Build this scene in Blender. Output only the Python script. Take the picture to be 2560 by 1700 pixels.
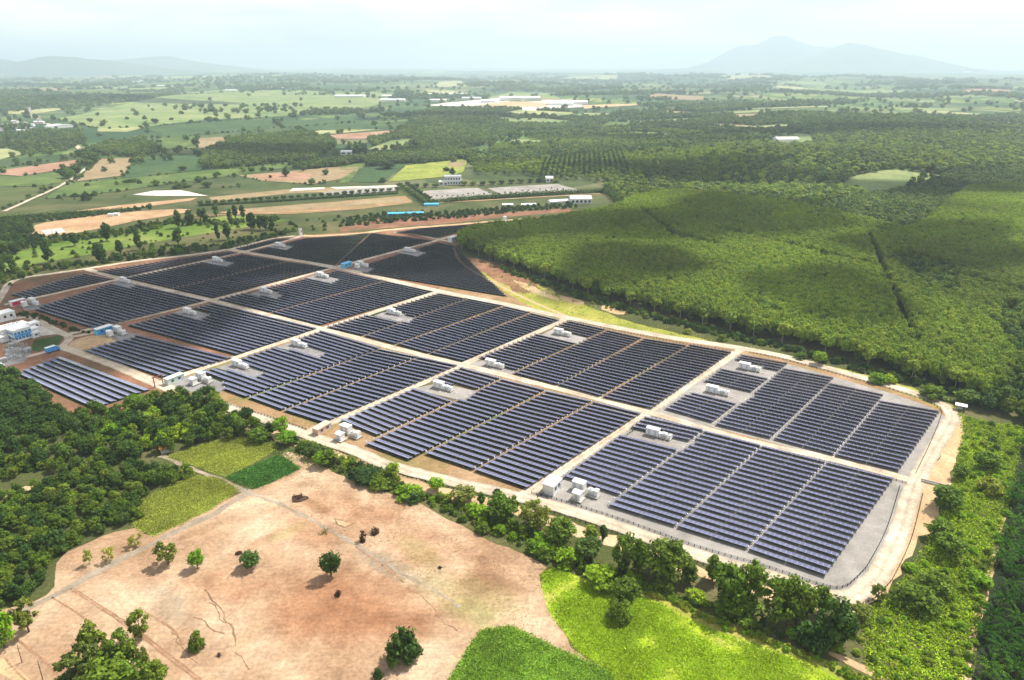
import bpy, bmesh, math, random
import numpy as np
from mathutils import Vector, Matrix
from mathutils.geometry import delaunay_2d_cdt

for o in list(bpy.data.objects):
    bpy.data.objects.remove(o)
SC = bpy.context.scene
C = SC.collection
R = math.radians

# ------------------------------------------------------------------ camera, sky, sun, exposure
H = 150.0            # camera height, m
F = 1707.0           # focal length in photo pixels (photo 2560 wide)
PITCH = math.atan(687 / F)
cam = bpy.data.cameras.new('camera')
cam.sensor_width = 36.0
cam.lens = 36.0 * F / 2560
cam.clip_start = 1.0
cam.clip_end = 120000
camo = bpy.data.objects.new('camera', cam)
C.objects.link(camo)
camo.location = (0, 0, H)
camo.rotation_euler = (math.pi / 2 - PITCH, 0, 0)
SC.camera = camo

SUN_EL = R(56)
SUN_AZ = math.atan2(0.80, 0.60)      # from +Y towards +X
SUNV = Vector((math.sin(SUN_AZ) * math.cos(SUN_EL), math.cos(SUN_AZ) * math.cos(SUN_EL), math.sin(SUN_EL)))
sl = bpy.data.lights.new('sun', 'SUN')
sl.energy = 5.0
sl.angle = R(0.53)
sl.color = (1.0, 0.95, 0.86)
so = bpy.data.objects.new('sun', sl)
C.objects.link(so)
so.rotation_euler = SUNV.to_track_quat('Z', 'Y').to_euler()
so.location = (400, 300, 900)

world = bpy.data.worlds.new('World')
SC.world = world
world.use_nodes = True
wn, wl = world.node_tree.nodes, world.node_tree.links
wn.clear()
w_out = wn.new('ShaderNodeOutputWorld')
w_bg = wn.new('ShaderNodeBackground')
w_bg.inputs['Strength'].default_value = 0.10
w_sky = wn.new('ShaderNodeTexSky')
w_sky.sky_type = 'NISHITA'
w_sky.sun_disc = False
w_sky.sun_elevation = SUN_EL
w_sky.sun_rotation = SUN_AZ
w_sky.altitude = 100
w_sky.air_density = 1.0
w_sky.dust_density = 1.5
w_tc = wn.new('ShaderNodeTexCoord')
w_map = wn.new('ShaderNodeMapping')
w_map.inputs['Scale'].default_value = (1.6, 1.6, 9.0)
w_map.inputs['Location'].default_value = (0.35, 0.1, 0.25)
w_no = wn.new('ShaderNodeTexNoise')
w_no.inputs['Scale'].default_value = 1.5
w_no.inputs['Detail'].default_value = 3
w_no.inputs['Roughness'].default_value = 0.5
w_rp = wn.new('ShaderNodeValToRGB')
w_rp.color_ramp.elements[0].position = 0.36
w_rp.color_ramp.elements[0].color = (0.12, 0.12, 0.12, 1)
w_rp.color_ramp.elements[1].position = 0.62
w_rp.color_ramp.elements[1].color = (1, 1, 1, 1)
w_mix = wn.new('ShaderNodeMix')
w_mix.data_type = 'RGBA'
w_mix.inputs[7].default_value = (13.2, 11.7, 9.6, 1)
# clouds thin out overhead, so the zenith stays blue
w_sep = wn.new('ShaderNodeSeparateXYZ')
w_mr = wn.new('ShaderNodeMapRange')
w_mr.inputs[1].default_value = 0.15
w_mr.inputs[2].default_value = 0.75
w_mr.inputs[3].default_value = 1.0
w_mr.inputs[4].default_value = 0.30
w_mul = wn.new('ShaderNodeMath')
w_mul.operation = 'MULTIPLY'
wl.new(w_tc.outputs['Generated'], w_map.inputs['Vector'])
wl.new(w_map.outputs['Vector'], w_no.inputs['Vector'])
wl.new(w_no.outputs['Fac'], w_rp.inputs['Fac'])
wl.new(w_tc.outputs['Generated'], w_sep.inputs[0])
wl.new(w_sep.outputs[2], w_mr.inputs[0])
wl.new(w_rp.outputs['Color'], w_mul.inputs[0])
wl.new(w_mr.outputs[0], w_mul.inputs[1])
wl.new(w_mul.outputs[0], w_mix.inputs[0])
wl.new(w_sky.outputs['Color'], w_mix.inputs[6])
wl.new(w_mix.outputs[2], w_bg.inputs['Color'])
wl.new(w_bg.outputs['Background'], w_out.inputs['Surface'])

SC.view_settings.view_transform = 'Standard'
SC.view_settings.look = 'None'
SC.view_settings.exposure = 0.46
SC.view_settings.gamma = 1.0
cy = SC.cycles
cy.use_denoising = True
cy.max_bounces = 5
cy.diffuse_bounces = 2
cy.glossy_bounces = 2
cy.transmission_bounces = 3
cy.volume_bounces = 2
cy.transparent_max_bounces = 8
cy.use_adaptive_sampling = True
cy.adaptive_threshold = 0.015

# ------------------------------------------------------------------ terrain and pixel -> ground
def gauss(x, y, cx, cy_, sx, sy, a):
    return a * np.exp(-((x - cx) / sx) ** 2 - ((y - cy_) / sy) ** 2)

def sstep(a, b, t):
    t = np.clip((t - a) / (b - a), 0, 1)
    return t * t * (3 - 2 * t)

def hgt(x, y):
    x = np.asarray(x, float)
    y = np.asarray(y, float)
    w = sstep(900, 2000, y)
    h = w * (9 * np.sin(x / 310 + 1.3) * np.sin(y / 420 + .4) + 7 * np.sin(x / 170 - y / 530))
    h = h + w * sstep(2500, 9000, y) * 22 * np.sin(x / 900 + y / 1900)
    h = h + gauss(x, y, 260, 720, 150, 110, 11) + gauss(x, y, 520, 620, 120, 160, 10) + gauss(x, y, 330, 930, 200, 60, -9)
    h = h + gauss(x, y, 470, 1150, 260, 140, 14) + gauss(x, y, 60, 1000, 150, 110, 8)
    return h

SP, CP = math.sin(PITCH), math.cos(PITCH)

def ray(sx, sy):
    dx, dy = (sx - 1280) / F, -(sy - 850) / F
    return Vector((dx, CP + dy * SP, -SP + dy * CP))

def S(x, y):
    """photo pixel (2560 wide) -> point on the ground"""
    d = ray(x, y)
    z = 0.0
    for _ in range(12):
        t = (z - H) / d.z
        z2 = float(hgt(d.x * t, d.y * t))
        z = .5 * z + .5 * z2
    t = (z - H) / d.z
    return Vector((d.x * t, d.y * t, z))

OFF = {1: (0, 0), 2: (850, 0), 3: (1660, 0), 4: (0, 550), 5: (850, 550), 6: (1660, 550), 7: (0, 1100), 8: (850, 1100), 9: (1660, 1100)}

def sp(k, x, y):
    """view k pixel -> photo pixel"""
    if k == 0:
        return x * 1.0843, y * 1.0843
    return OFF[k][0] + x / 2.6133, OFF[k][1] + y / 2.6133

def P(k, x, y):
    return S(*sp(k, x, y))

def mpp(p):
    return (p - Vector((0, 0, H))).length / F

def vscale(p):
    """metres of height per photo pixel of height at ground point p"""
    d = Vector((p.x, p.y, 0)).length
    return mpp(p) / max(.3, d / math.hypot(d, H))

# ------------------------------------------------------------------ object helpers
def tag(o, label=None, cat=None, group=None, kind=None):
    if label: o['label'] = label
    if cat: o['category'] = cat
    if group: o['group'] = group
    if kind: o['kind'] = kind
    return o

def mesh_np(name, verts, quads=None, tris=None, mat=None, smooth=False):
    me = bpy.data.meshes.new(name)
    verts = np.asarray(verts, np.float32).reshape(-1, 3)
    nq = 0 if quads is None else len(quads)
    nt = 0 if tris is None else len(tris)
    me.vertices.add(len(verts))
    me.vertices.foreach_set('co', verts.ravel())
    idx = []
    starts = []
    if nq:
        idx.append(np.asarray(quads, np.int32).ravel())
        starts.append(np.arange(nq) * 4)
    if nt:
        idx.append(np.asarray(tris, np.int32).ravel())
        starts.append(nq * 4 + np.arange(nt) * 3)
    if idx:
        idx = np.concatenate(idx)
        st = np.concatenate(starts).astype(np.int32)
        me.loops.add(len(idx))
        me.loops.foreach_set('vertex_index', idx)
        me.polygons.add(nq + nt)
        me.polygons.foreach_set('loop_start', st)
        if smooth:
            me.polygons.foreach_set('use_smooth', np.ones(nq + nt, bool))
    if mat: me.materials.append(mat)
    me.update(calc_edges=True)
    return me

def link(name, me, parent=None, loc=None, rotz=None):
    o = bpy.data.objects.new(name, me)
    C.objects.link(o)
    if parent: o.parent = parent
    if loc is not None: o.location = loc
    if rotz is not None: o.rotation_euler = (0, 0, rotz)
    return o

def thing(name, label, cat, loc=(0, 0, 0), rotz=0, group=None):
    o = link(name, None, None, loc, rotz)
    o.empty_display_size = 1
    return tag(o, label, cat, group)

def copy_tree(o, label=None, group=None):
    c = o.copy()
    C.objects.link(c)
    if label: c['label'] = label
    if group: c['group'] = group
    for ch in o.children:
        d = ch.copy()
        C.objects.link(d)
        d.parent = c
        for g in ch.children:
            e = g.copy()
            C.objects.link(e)
            e.parent = d
    return c

class MB:
    """collects boxes, tubes and quads for ONE mesh"""
    def __init__(s):
        s.v = []; s.f = []; s.uv = []
    def quad(s, a, b, c, d, uv=None):
        n = len(s.v)
        s.v += [tuple(a), tuple(b), tuple(c), tuple(d)]
        s.f.append((n, n + 1, n + 2, n + 3))
        s.uv.append(uv or ((0, 0), (1, 0), (1, 1), (0, 1)))
    def box(s, cx, cy, cz, lx, ly, lz, rz=0):
        """centre cx,cy ; base cz"""
        ca, sa = math.cos(rz), math.sin(rz)
        n = len(s.v)
        for dz in (0, lz):
            for dx, dy in ((-1, -1), (1, -1), (1, 1), (-1, 1)):
                x, y = dx * lx / 2, dy * ly / 2
                s.v.append((cx + x * ca - y * sa, cy + x * sa + y * ca, cz + dz))
        for f in ((3, 2, 1, 0), (4, 5, 6, 7), (0, 1, 5, 4), (1, 2, 6, 5), (2, 3, 7, 6), (3, 0, 4, 7)):
            s.f.append(tuple(n + i for i in f))
            s.uv.append(None)
    def tube(s, pts, radii, seg=6):
        n0 = len(s.v)
        pts = [Vector(p) for p in pts]
        for i, p in enumerate(pts):
            d = (pts[min(i + 1, len(pts) - 1)] - pts[max(i - 1, 0)]).normalized()
            u = d.cross(Vector((0.31, 0.95, 0.11))).normalized()
            w = d.cross(u)
            for k in range(seg):
                a = 2 * math.pi * k / seg
                s.v.append(tuple(p + (u * math.cos(a) + w * math.sin(a)) * radii[i]))
        for i in range(len(pts) - 1):
            for k in range(seg):
                a, b = n0 + i * seg + k, n0 + i * seg + (k + 1) % seg
                s.f.append((a, b, b + seg, a + seg))
                s.uv.append(None)
        s.f.append(tuple(n0 + (len(pts) - 1) * seg + k for k in range(seg)))
        s.uv.append(None)
    def prism_roof(s, cx, cy, cz, lx, ly, h, rz=0, over=0.3):
        """gable roof, ridge along local x"""
        ca, sa = math.cos(rz), math.sin(rz)
        def T(x, y, z):
            return (cx + x * ca - y * sa, cy + x * sa + y * ca, cz + z)
        X, Y = lx / 2 + over, ly / 2 + over
        n = len(s.v)
        s.v += [T(-X, -Y, 0), T(X, -Y, 0), T(X, Y, 0), T(-X, Y, 0), T(-X, 0, h), T(X, 0, h)]
        for f in ((0, 1, 5, 4), (2, 3, 4, 5), (1, 2, 5), (3, 0, 4), (3, 2, 1, 0)):
            s.f.append(tuple(n + i for i in f))
            s.uv.append(None)
    def mesh(s, name, mat, smooth=False, uv=False):
        me = bpy.data.meshes.new(name)
        me.from_pydata(s.v, [], s.f)
        if uv:
            l = me.uv_layers.new(name='UVMap')
            k = 0
            for f, u in zip(s.f, s.uv):
                for i in range(len(f)):
                    l.data[k].uv = u[i] if u else (0.5, 0.31)
                    k += 1
        if smooth:
            me.polygons.foreach_set('use_smooth', [True] * len(me.polygons))
        if mat: me.materials.append(mat)
        me.update()
        return me
    def build(s, name, mat, parent=None, loc=None, rotz=None, smooth=False, uv=False):
        return link(name, s.mesh(name, mat, smooth, uv), parent, loc, rotz)

# ------------------------------------------------------------------ materials
def newmat(name):
    m = bpy.data.materials.new(name)
    m.use_nodes = True
    nt = m.node_tree
    b = nt.nodes['Principled BSDF']
    return m, nt.nodes, nt.links, b

def rgba(c):
    return (c[0], c[1], c[2], 1)

def mix_rgb(n, l, fac, a, b, blend='MIX'):
    m = n.new('ShaderNodeMix')
    m.data_type = 'RGBA'
    m.blend_type = blend
    for sock, v in ((m.inputs[0], fac), (m.inputs[6], a), (m.inputs[7], b)):
        if hasattr(v, 'links'): l.new(v, sock)
        elif isinstance(v, (int, float)): sock.default_value = v
        else: sock.default_value = rgba(v)
    return m.outputs[2]

def noise(n, l, scale, detail=4, rough=.55, vec=None, dist=0):
    t = n.new('ShaderNodeTexNoise')
    t.inputs['Scale'].default_value = scale
    t.inputs['Detail'].default_value = detail
    t.inputs['Roughness'].default_value = rough
    t.inputs['Distortion'].default_value = dist
    if vec is not None: l.new(vec, t.inputs['Vector'])
    return t.outputs['Fac']

def ramp(n, l, fac, stops):
    r = n.new('ShaderNodeValToRGB')
    e = r.color_ramp.elements
    while len(e) < len(stops): e.new(0.5)
    for i, (p, c) in enumerate(stops):
        e[i].position = p
        e[i].color = rgba(c) if not isinstance(c, (int, float)) else (c, c, c, 1)
    l.new(fac, r.inputs['Fac'])
    return r.outputs['Color']

def worldpos(n, l, rz=0, scale=(1, 1, 1)):
    g = n.new('ShaderNodeNewGeometry')
    m = n.new('ShaderNodeMapping')
    m.inputs['Rotation'].default_value = (0, 0, rz)
    m.inputs['Scale'].default_value = scale
    l.new(g.outputs['Position'], m.inputs['Vector'])
    return m.outputs['Vector']

def bump(n, l, b, h, strength, dist):
    bp = n.new('ShaderNodeBump')
    bp.inputs['Strength'].default_value = strength
    bp.inputs['Distance'].default_value = dist
    l.new(h, bp.inputs['Height'])
    l.new(bp.outputs['Normal'], b.inputs['Normal'])

def mat_soil(name, cols, big=.02, mid=.12, fine=1.4, rz=0, streak=None, bumpd=.15, stop=(.3, .5, .7), finek=.35):
    """ground in three tones with patches, grain and optional tillage lines"""
    m, n, l, b = newmat(name)
    v = worldpos(n, l)
    f1 = noise(n, l, big, 5, .6, v, .4)
    c = ramp(n, l, f1, [(stop[0], cols[0]), (stop[1], cols[1]), (stop[2], cols[2])])
    f2 = noise(n, l, mid, 5, .65, v)
    k = ramp(n, l, f2, [(.3, .72), (.7, 1.22)])
    c = mix_rgb(n, l, .8, c, k, 'MULTIPLY')
    f3 = noise(n, l, fine, 3, .7, v)
    k3 = ramp(n, l, f3, [(.3, 1 - finek), (.7, 1 + finek)])
    c = mix_rgb(n, l, 1.0, c, k3, 'MULTIPLY')
    if streak:
        vs = worldpos(n, l, rz, (streak[1], streak[0], 1))
        fs = noise(n, l, 1.0, 4, .7, vs)
        ks = ramp(n, l, fs, [(.35, 1 - streak[2]), (.62, 1 + streak[2])])
        c = mix_rgb(n, l, 1.0, c, ks, 'MULTIPLY')
    l.new(c, b.inputs['Base Color'])
    b.inputs['Roughness'].default_value = .95
    b.inputs['Specular IOR Level'].default_value = .15
    if bumpd: bump(n, l, b, f3, .7, bumpd)
    return m

def mat_leaf(name, c1, c2, c3, trans=.3, world=.012, leafvar=.45, spec=.12, wv=.3):
    """foliage: tint varies per plant, per leaf clump and slowly over the ground"""
    m, n, l, b = newmat(name)
    oi = n.new('ShaderNodeObjectInfo')
    g = n.new('ShaderNodeNewGeometry')
    c = ramp(n, l, oi.outputs['Random'], [(0.0, c1), (.55, c2), (1.0, c3)])
    v = worldpos(n, l)
    fw = noise(n, l, world, 3, .6, v)
    kw = ramp(n, l, fw, [(.3, 1 - wv), (.7, 1 + wv)])
    c = mix_rgb(n, l, 1.0, c, kw, 'MULTIPLY')
    kl = ramp(n, l, g.outputs['Random Per Island'], [(0, 1 - leafvar), (1, 1 + leafvar)])
    c = mix_rgb(n, l, 1.0, c, kl, 'MULTIPLY')
    l.new(c, b.inputs['Base Color'])
    b.inputs['Roughness'].default_value = .6
    b.inputs['Specular IOR Level'].default_value = spec
    t = n.new('ShaderNodeBsdfTranslucent')
    ct = mix_rgb(n, l, 1.0, c, (1.5, 1.6, .7), 'MULTIPLY')
    l.new(ct, t.inputs['Color'])
    mx = n.new('ShaderNodeMixShader')
    mx.inputs[0].default_value = trans * .75
    l.new(b.outputs[0], mx.inputs[1])
    l.new(t.outputs[0], mx.inputs[2])
    l.new(mx.outputs[0], n['Material Output'].inputs['Surface'])
    return m

def mat_plain(name, col, rough=.6, metal=0.0, var=.12, scale=.8, spec=.4):
    m, n, l, b = newmat(name)
    tc = n.new('ShaderNodeTexCoord')
    f = noise(n, l, scale, 4, .6, tc.outputs['Object'])
    k = ramp(n, l, f, [(.3, 1 - var), (.7, 1 + var)])
    c = mix_rgb(n, l, 1.0, col, k, 'MULTIPLY')
    l.new(c, b.inputs['Base Color'])
    b.inputs['Roughness'].default_value = rough
    b.inputs['Metallic'].default_value = metal
    b.inputs['Specular IOR Level'].default_value = spec
    return m

M = {}
M['field'] = mat_soil('bare_soil', [(.285, .170, .095), (.405, .270, .165), (.52, .39, .262)], .03, .14, .8, R(-38), (.9, .05, .07), .12, (.32, .50, .66), .26)
M['field_red'] = mat_soil('red_soil', [(.33, .15, .075), (.43, .23, .125), (.48, .30, .17)], .03, .10, .9, R(40), (.8, .04, .14), .12, finek=.2)
M['dirt'] = mat_soil('dirt', [(.34, .20, .10), (.44, .28, .155), (.52, .36, .22)], .03, .12, .8, finek=.22)
M['sand'] = mat_soil('sandy_dirt', [(.40, .26, .14), (.52, .36, .20), (.60, .46, .29)], .03, .12, .8, finek=.2)
M['white'] = mat_soil('pale_earth', [(.55, .50, .42), (.66, .60, .5), (.72, .68, .6)], .02, .1, .5, finek=.12)
M['road'] = mat_soil('road_dirt', [(.44, .36, .26), (.53, .44, .33), (.62, .54, .42)], .05, .2, .9, finek=.16)
M['gravel'] = mat_soil('grey_gravel', [(.25, .23, .205), (.315, .29, .262), (.385, .36, .325)], .03, .14, 1.6, finek=.16)
M['gravel_dark'] = mat_soil('dark_gravel', [(.20, .19, .185), (.26, .245, .24), (.33, .31, .30)], .05, .2, 1.6, finek=.18)
M['farm_brown'] = mat_soil('farm_soil', [(.15, .17, .045), (.32, .20, .10), (.40, .27, .16)], .03, .16, .8, finek=.25)
M['farm_red'] = mat_soil('farm_red_soil', [(.13, .10, .05), (.24, .115, .065), (.34, .19, .11)], .025, .12, .8, finek=.25)
M['track'] = mat_soil('track_dirt', [(.24, .19, .13), (.30, .245, .18), (.38, .31, .23)], .06, .2, .7, finek=.18)
M['gully'] = mat_soil('gully_soil', [(.17, .105, .06), (.24, .145, .085), (.31, .195, .115)], .1, .4, 1.5)
M['rut'] = mat_soil('rut_soil', [(.26, .15, .085), (.32, .19, .11), (.38, .23, .14)], .1, .4, 1.5)
M['grass'] = mat_soil('rough_grass', [(.07, .13, .015), (.13, .20, .028), (.22, .25, .06)], .02, .1, .7, finek=.35)
M['grass_dark'] = mat_soil('dark_grass', [(.03, .06, .014), (.05, .095, .02), (.085, .13, .03)], .02, .08, .6, finek=.4)
M['meadow'] = mat_soil('bright_meadow', [(.18, .33, .012), (.32, .41, .02), (.46, .40, .12)], .05, .2, .7, finek=.3)
M['verge'] = mat_soil('yellow_verge', [(.19, .24, .03), (.34, .33, .06), (.42, .32, .14)], .025, .09, .6, finek=.3)
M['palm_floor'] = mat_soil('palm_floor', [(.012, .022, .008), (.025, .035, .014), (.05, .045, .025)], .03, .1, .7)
M['crop_yellow'] = mat_soil('yellow_green_crop', [(.16, .22, .03), (.25, .29, .05), (.34, .34, .085)], .04, .2, .9, R(25), (1.2, .1, .14), .2, finek=.3)
M['crop_green'] = mat_soil('green_crop', [(.06, .105, .025), (.095, .145, .035), (.15, .19, .05)], .02, .035, .3, R(20), (.25, .02, .12), finek=.25)
M['crop_dark'] = mat_soil('dark_crop', [(.035, .075, .025), (.05, .095, .03), (.075, .12, .036)], .01, .05, .4, R(70), (.25, .02, .10), finek=.25)
M['tan_field'] = mat_soil('tan_field', [(.22, .17, .085), (.30, .22, .12), (.34, .27, .15)], .01, .06, .4, finek=.2)
M['pink_field'] = mat_soil('pink_field', [(.30, .16, .10), (.37, .215, .14), (.42, .27, .19)], .01, .06, .4, finek=.2)
M['pale_field'] = mat_soil('pale_field', [(.24, .27, .10), (.33, .34, .15), (.42, .40, .21)], .006, .03, .2, finek=.2)
M['lime_field'] = mat_soil('lime_field', [(.12, .18, .06), (.19, .25, .085), (.29, .31, .13)], .006, .03, .2, finek=.2)

def wheel_tracks(mat, dark=.80, light=1.10, edge=.78):
    """two worn wheel lanes and weedy margins along a road"""
    n, l = mat.node_tree.nodes, mat.node_tree.links
    b = n['Principled BSDF']
    src = b.inputs['Base Color'].links[0].from_socket
    uv = n.new('ShaderNodeUVMap')
    sep = n.new('ShaderNodeSeparateXYZ')
    l.new(uv.outputs[0], sep.inputs[0])
    nz = noise(n, l, .35, 4, .6, worldpos(n, l))
    ad = n.new('ShaderNodeMath'); ad.operation = 'MULTIPLY_ADD'
    ad.inputs[1].default_value = .22
    l.new(nz, ad.inputs[0]); l.new(sep.outputs[0], ad.inputs[2])
    sb = n.new('ShaderNodeMath'); sb.operation = 'SUBTRACT'; sb.inputs[1].default_value = .11
    l.new(ad.outputs[0], sb.inputs[0])
    k = ramp(n, l, sb.outputs[0], [(0, edge), (.10, .95), (.24, light), (.36, light), (.46, dark + .1), (.54, dark + .1), (.64, light), (.76, light), (.90, .95), (1, edge)])
    st = ramp(n, l, noise(n, l, .09, 5, .7, worldpos(n, l)), [(.36, .82), (.6, 1.06)])
    c = mix_rgb(n, l, 1.0, src, k, 'MULTIPLY')
    c = mix_rgb(n, l, 1.0, c, st, 'MULTIPLY')
    l.new(c, b.inputs['Base Color'])
wheel_tracks(M['road'])
# base ground: mixed grass close by, a mosaic of fields and woods far away
def mat_ground():
    m, n, l, b = newmat('ground')
    v = worldpos(n, l)
    near = ramp(n, l, noise(n, l, .02, 5, .6, v, .4), [(.3, (.045, .058, .018)), (.5, (.085, .095, .030)), (.7, (.16, .135, .065))])
    vm = worldpos(n, l, R(18), (1 / 330.0, 1 / 210.0, 1))
    vo = n.new('ShaderNodeTexVoronoi')
    vo.inputs['Scale'].default_value = 1.0
    l.new(vm, vo.inputs['Vector'])
    sep = n.new('ShaderNodeSeparateColor')
    l.new(vo.outputs['Color'], sep.inputs[0])
    far = ramp(n, l, sep.outputs[0], [(0, (.055, .10, .03)), (.25, (.10, .17, .035)), (.45, (.14, .21, .05)), (.62, (.22, .26, .08)), (.78, (.08, .14, .04)), (.9, (.32, .29, .15)), (1, (.40, .33, .22))])
    far.node.color_ramp.interpolation = 'CONSTANT'
    k = ramp(n, l, noise(n, l, .012, 6, .65, v, .5), [(.3, .55), (.7, 1.35)])
    far = mix_rgb(n, l, 1.0, far, k, 'MULTIPLY')
    big = ramp(n, l, noise(n, l, .0009, 4, .55, v, .3), [(.42, 0.0), (.58, 1.0)])
    far = mix_rgb(n, l, big, (.035, .075, .03), far)
    sp_ = n.new('ShaderNodeSeparateXYZ')
    g = n.new('ShaderNodeNewGeometry')
    l.new(g.outputs['Position'], sp_.inputs[0])
    mr = n.new('ShaderNodeMapRange')
    mr.inputs[1].default_value = 650
    mr.inputs[2].default_value = 1300
    l.new(sp_.outputs[1], mr.inputs[0])
    c = mix_rgb(n, l, mr.outputs[0], near, far)
    kf = ramp(n, l, noise(n, l, .9, 3, .7, v), [(.3, .65), (.7, 1.35)])
    c = mix_rgb(n, l, 1.0, c, kf, 'MULTIPLY')
    l.new(c, b.inputs['Base Color'])
    b.inputs['Roughness'].default_value = .95
    b.inputs['Specular IOR Level'].default_value = .1
    return m
M['ground'] = mat_ground()

# ------------------------------------------------------------------ ground sheet
def graded(start, fine_to, step, growth, end):
    a = [start]
    while a[-1] < fine_to: a.append(a[-1] + step)
    d = step
    while a[-1] < end:
        d *= growth
        a.append(a[-1] + d)
    return a
ys = graded(-400, 1300, 25, 1.07, 60000)
xp = graded(0, 700, 25, 1.09, 45000)
xs = [-x for x in xp[:0:-1]] + xp
gx, gy = np.meshgrid(xs, ys)
gz = hgt(gx, gy)
nx, ny = len(xs), len(ys)
idx = np.arange(nx * ny).reshape(ny, nx)
q = np.stack([idx[:-1, :-1], idx[:-1, 1:], idx[1:, 1:], idx[1:, :-1]], -1).reshape(-1, 4)
tag(link('ground', mesh_np('ground', np.stack([gx, gy, gz], -1), q, None, M['ground'], True)), kind='structure')

rs = random.Random(5)

def densify(pts, step, jit, closed=True):
    out = []
    n = len(pts)
    for i in range(n if closed else n - 1):
        a, b = Vector(pts[i]), Vector(pts[(i + 1) % n])
        k = max(1, int((b - a).length / step))
        for j in range(k):
            p = a.lerp(b, j / k)
            out.append(Vector((p.x + rs.uniform(-jit, jit), p.y + rs.uniform(-jit, jit), 0)))
    if not closed: out.append(Vector(pts[-1]))
    return out

def smooth_closed(pts, it=1):
    for _ in range(it):
        o = []
        n = len(pts)
        for i in range(n):
            a, b = Vector(pts[i]), Vector(pts[(i + 1) % n])
            o += [a.lerp(b, .25), a.lerp(b, .75)]
        pts = o
    return pts

def sheet(name, pts, mat, z=.01, jit=.5, step=4.0, grid=None, rnd=0):
    pts = [Vector((p.x, p.y, 0)) for p in pts]
    if rnd: pts = smooth_closed(pts, rnd)
    far = max(p.y for p in pts) > 880 or min(p.y for p in pts) > 450
    if far:
        dist = min(p.length for p in pts)
        step = max(step, dist * .02)
        jit = max(jit, dist * .001)
    pts = densify(pts, step, jit)
    vs = [p.to_2d() for p in pts]
    n = len(vs)
    if far:
        g = grid or max(14, min(p.length for p in pts) * .025)
        x0, x1 = min(v.x for v in vs), max(v.x for v in vs)
        y0, y1 = min(v.y for v in vs), max(v.y for v in vs)
        arr = np.array([(v.x, v.y) for v in vs])
        for X in np.arange(x0 + g / 2, x1, g):
            for Y in np.arange(y0 + g / 2, y1, g):
                if inside(arr, X, Y): vs.append(Vector((X, Y)))
    V, E, Fc, _, _, _ = delaunay_2d_cdt(vs, [], [list(range(n))], 1, 1e-4)
    zz = hgt(np.array([v.x for v in V]), np.array([v.y for v in V])) + z
    me = bpy.data.meshes.new(name)
    me.from_pydata([(v.x, v.y, float(k)) for v, k in zip(V, zz)], [], [list(f) for f in Fc])
    me.materials.append(mat)
    # all faces up
    me.update()
    if len(me.polygons) and sum(p.normal.z for p in me.polygons) < 0: me.flip_normals()
    return tag(link(name, me), kind='structure')

def inside(arr, x, y):
    a = arr
    b = np.roll(arr, -1, 0)
    c = ((a[:, 1] > y) != (b[:, 1] > y))
    with np.errstate(divide='ignore', invalid='ignore'):
        xi = (b[:, 0] - a[:, 0]) * (y - a[:, 1]) / (b[:, 1] - a[:, 1]) + a[:, 0]
    return bool((c & (x < xi)).sum() % 2)

def inside_many(poly, X, Y):
    a = np.array([(p.x, p.y) for p in poly])
    r = np.zeros(len(X), bool)
    for i in range(len(a)):
        x1, y1 = a[i]
        x2, y2 = a[(i + 1) % len(a)]
        if y1 == y2: continue
        c = (y1 > Y) != (y2 > Y)
        r ^= c & (X < (x2 - x1) * (Y - y1) / (y2 - y1) + x1)
    return r

def spline(pts, step):
    """catmull-rom through the points"""
    out = []
    n = len(pts)
    for i in range(n - 1):
        p0, p1, p2, p3 = pts[max(i - 1, 0)], pts[i], pts[i + 1], pts[min(i + 2, n - 1)]
        k = max(1, int((p2 - p1).length / step))
        for j in range(k):
            t = j / k
            out.append(.5 * ((2 * p1) + (-p0 + p2) * t + (2 * p0 - 5 * p1 + 4 * p2 - p3) * t * t + (-p0 + 3 * p1 - 3 * p2 + p3) * t ** 3))
    out.append(pts[-1])
    return out

def ribbon(name, pts, width, mat, z=.03, jit=.15, step=3.0, curve=True, taper=None):
    pts = [Vector((p.x, p.y, 0)) for p in pts]
    line = spline(pts, step) if curve else densify(pts, step, 0, False)
    V = []
    n = len(line)
    for i, p in enumerate(line):
        d = (line[min(i + 1, n - 1)] - line[max(i - 1, 0)]).normalized()
        nrm = Vector((-d.y, d.x, 0))
        w = width
        if taper: w = width * (taper[0] + (taper[1] - taper[0]) * i / (n - 1))
        for s in (1, -1):
            qv = p + nrm * s * (w / 2 + rs.uniform(-jit, jit))
            V.append((qv.x, qv.y, float(hgt(qv.x, qv.y)) + z))
    Fq = [(2 * i, 2 * i + 1, 2 * i + 3, 2 * i + 2) for i in range(n - 1)]
    me = mesh_np(name, V, Fq, None, mat)
    uv = me.uv_layers.new(name='UVMap')
    acc = [0.0]
    for i in range(1, n): acc.append(acc[-1] + (line[i] - line[i - 1]).length)
    k = 0
    for i in range(n - 1):
        for u_, v_ in ((0, acc[i]), (1, acc[i]), (1, acc[i + 1]), (0, acc[i + 1])):
            uv.data[k].uv = (u_, v_)
            k += 1
    return tag(link(name, me), kind='structure'), line

def PL(k, *xy):
    return [P(k, xy[i], xy[i + 1]) for i in range(0, len(xy), 2)]
def SL(*xy):
    return [S(xy[i], xy[i + 1]) for i in range(0, len(xy), 2)]

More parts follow.
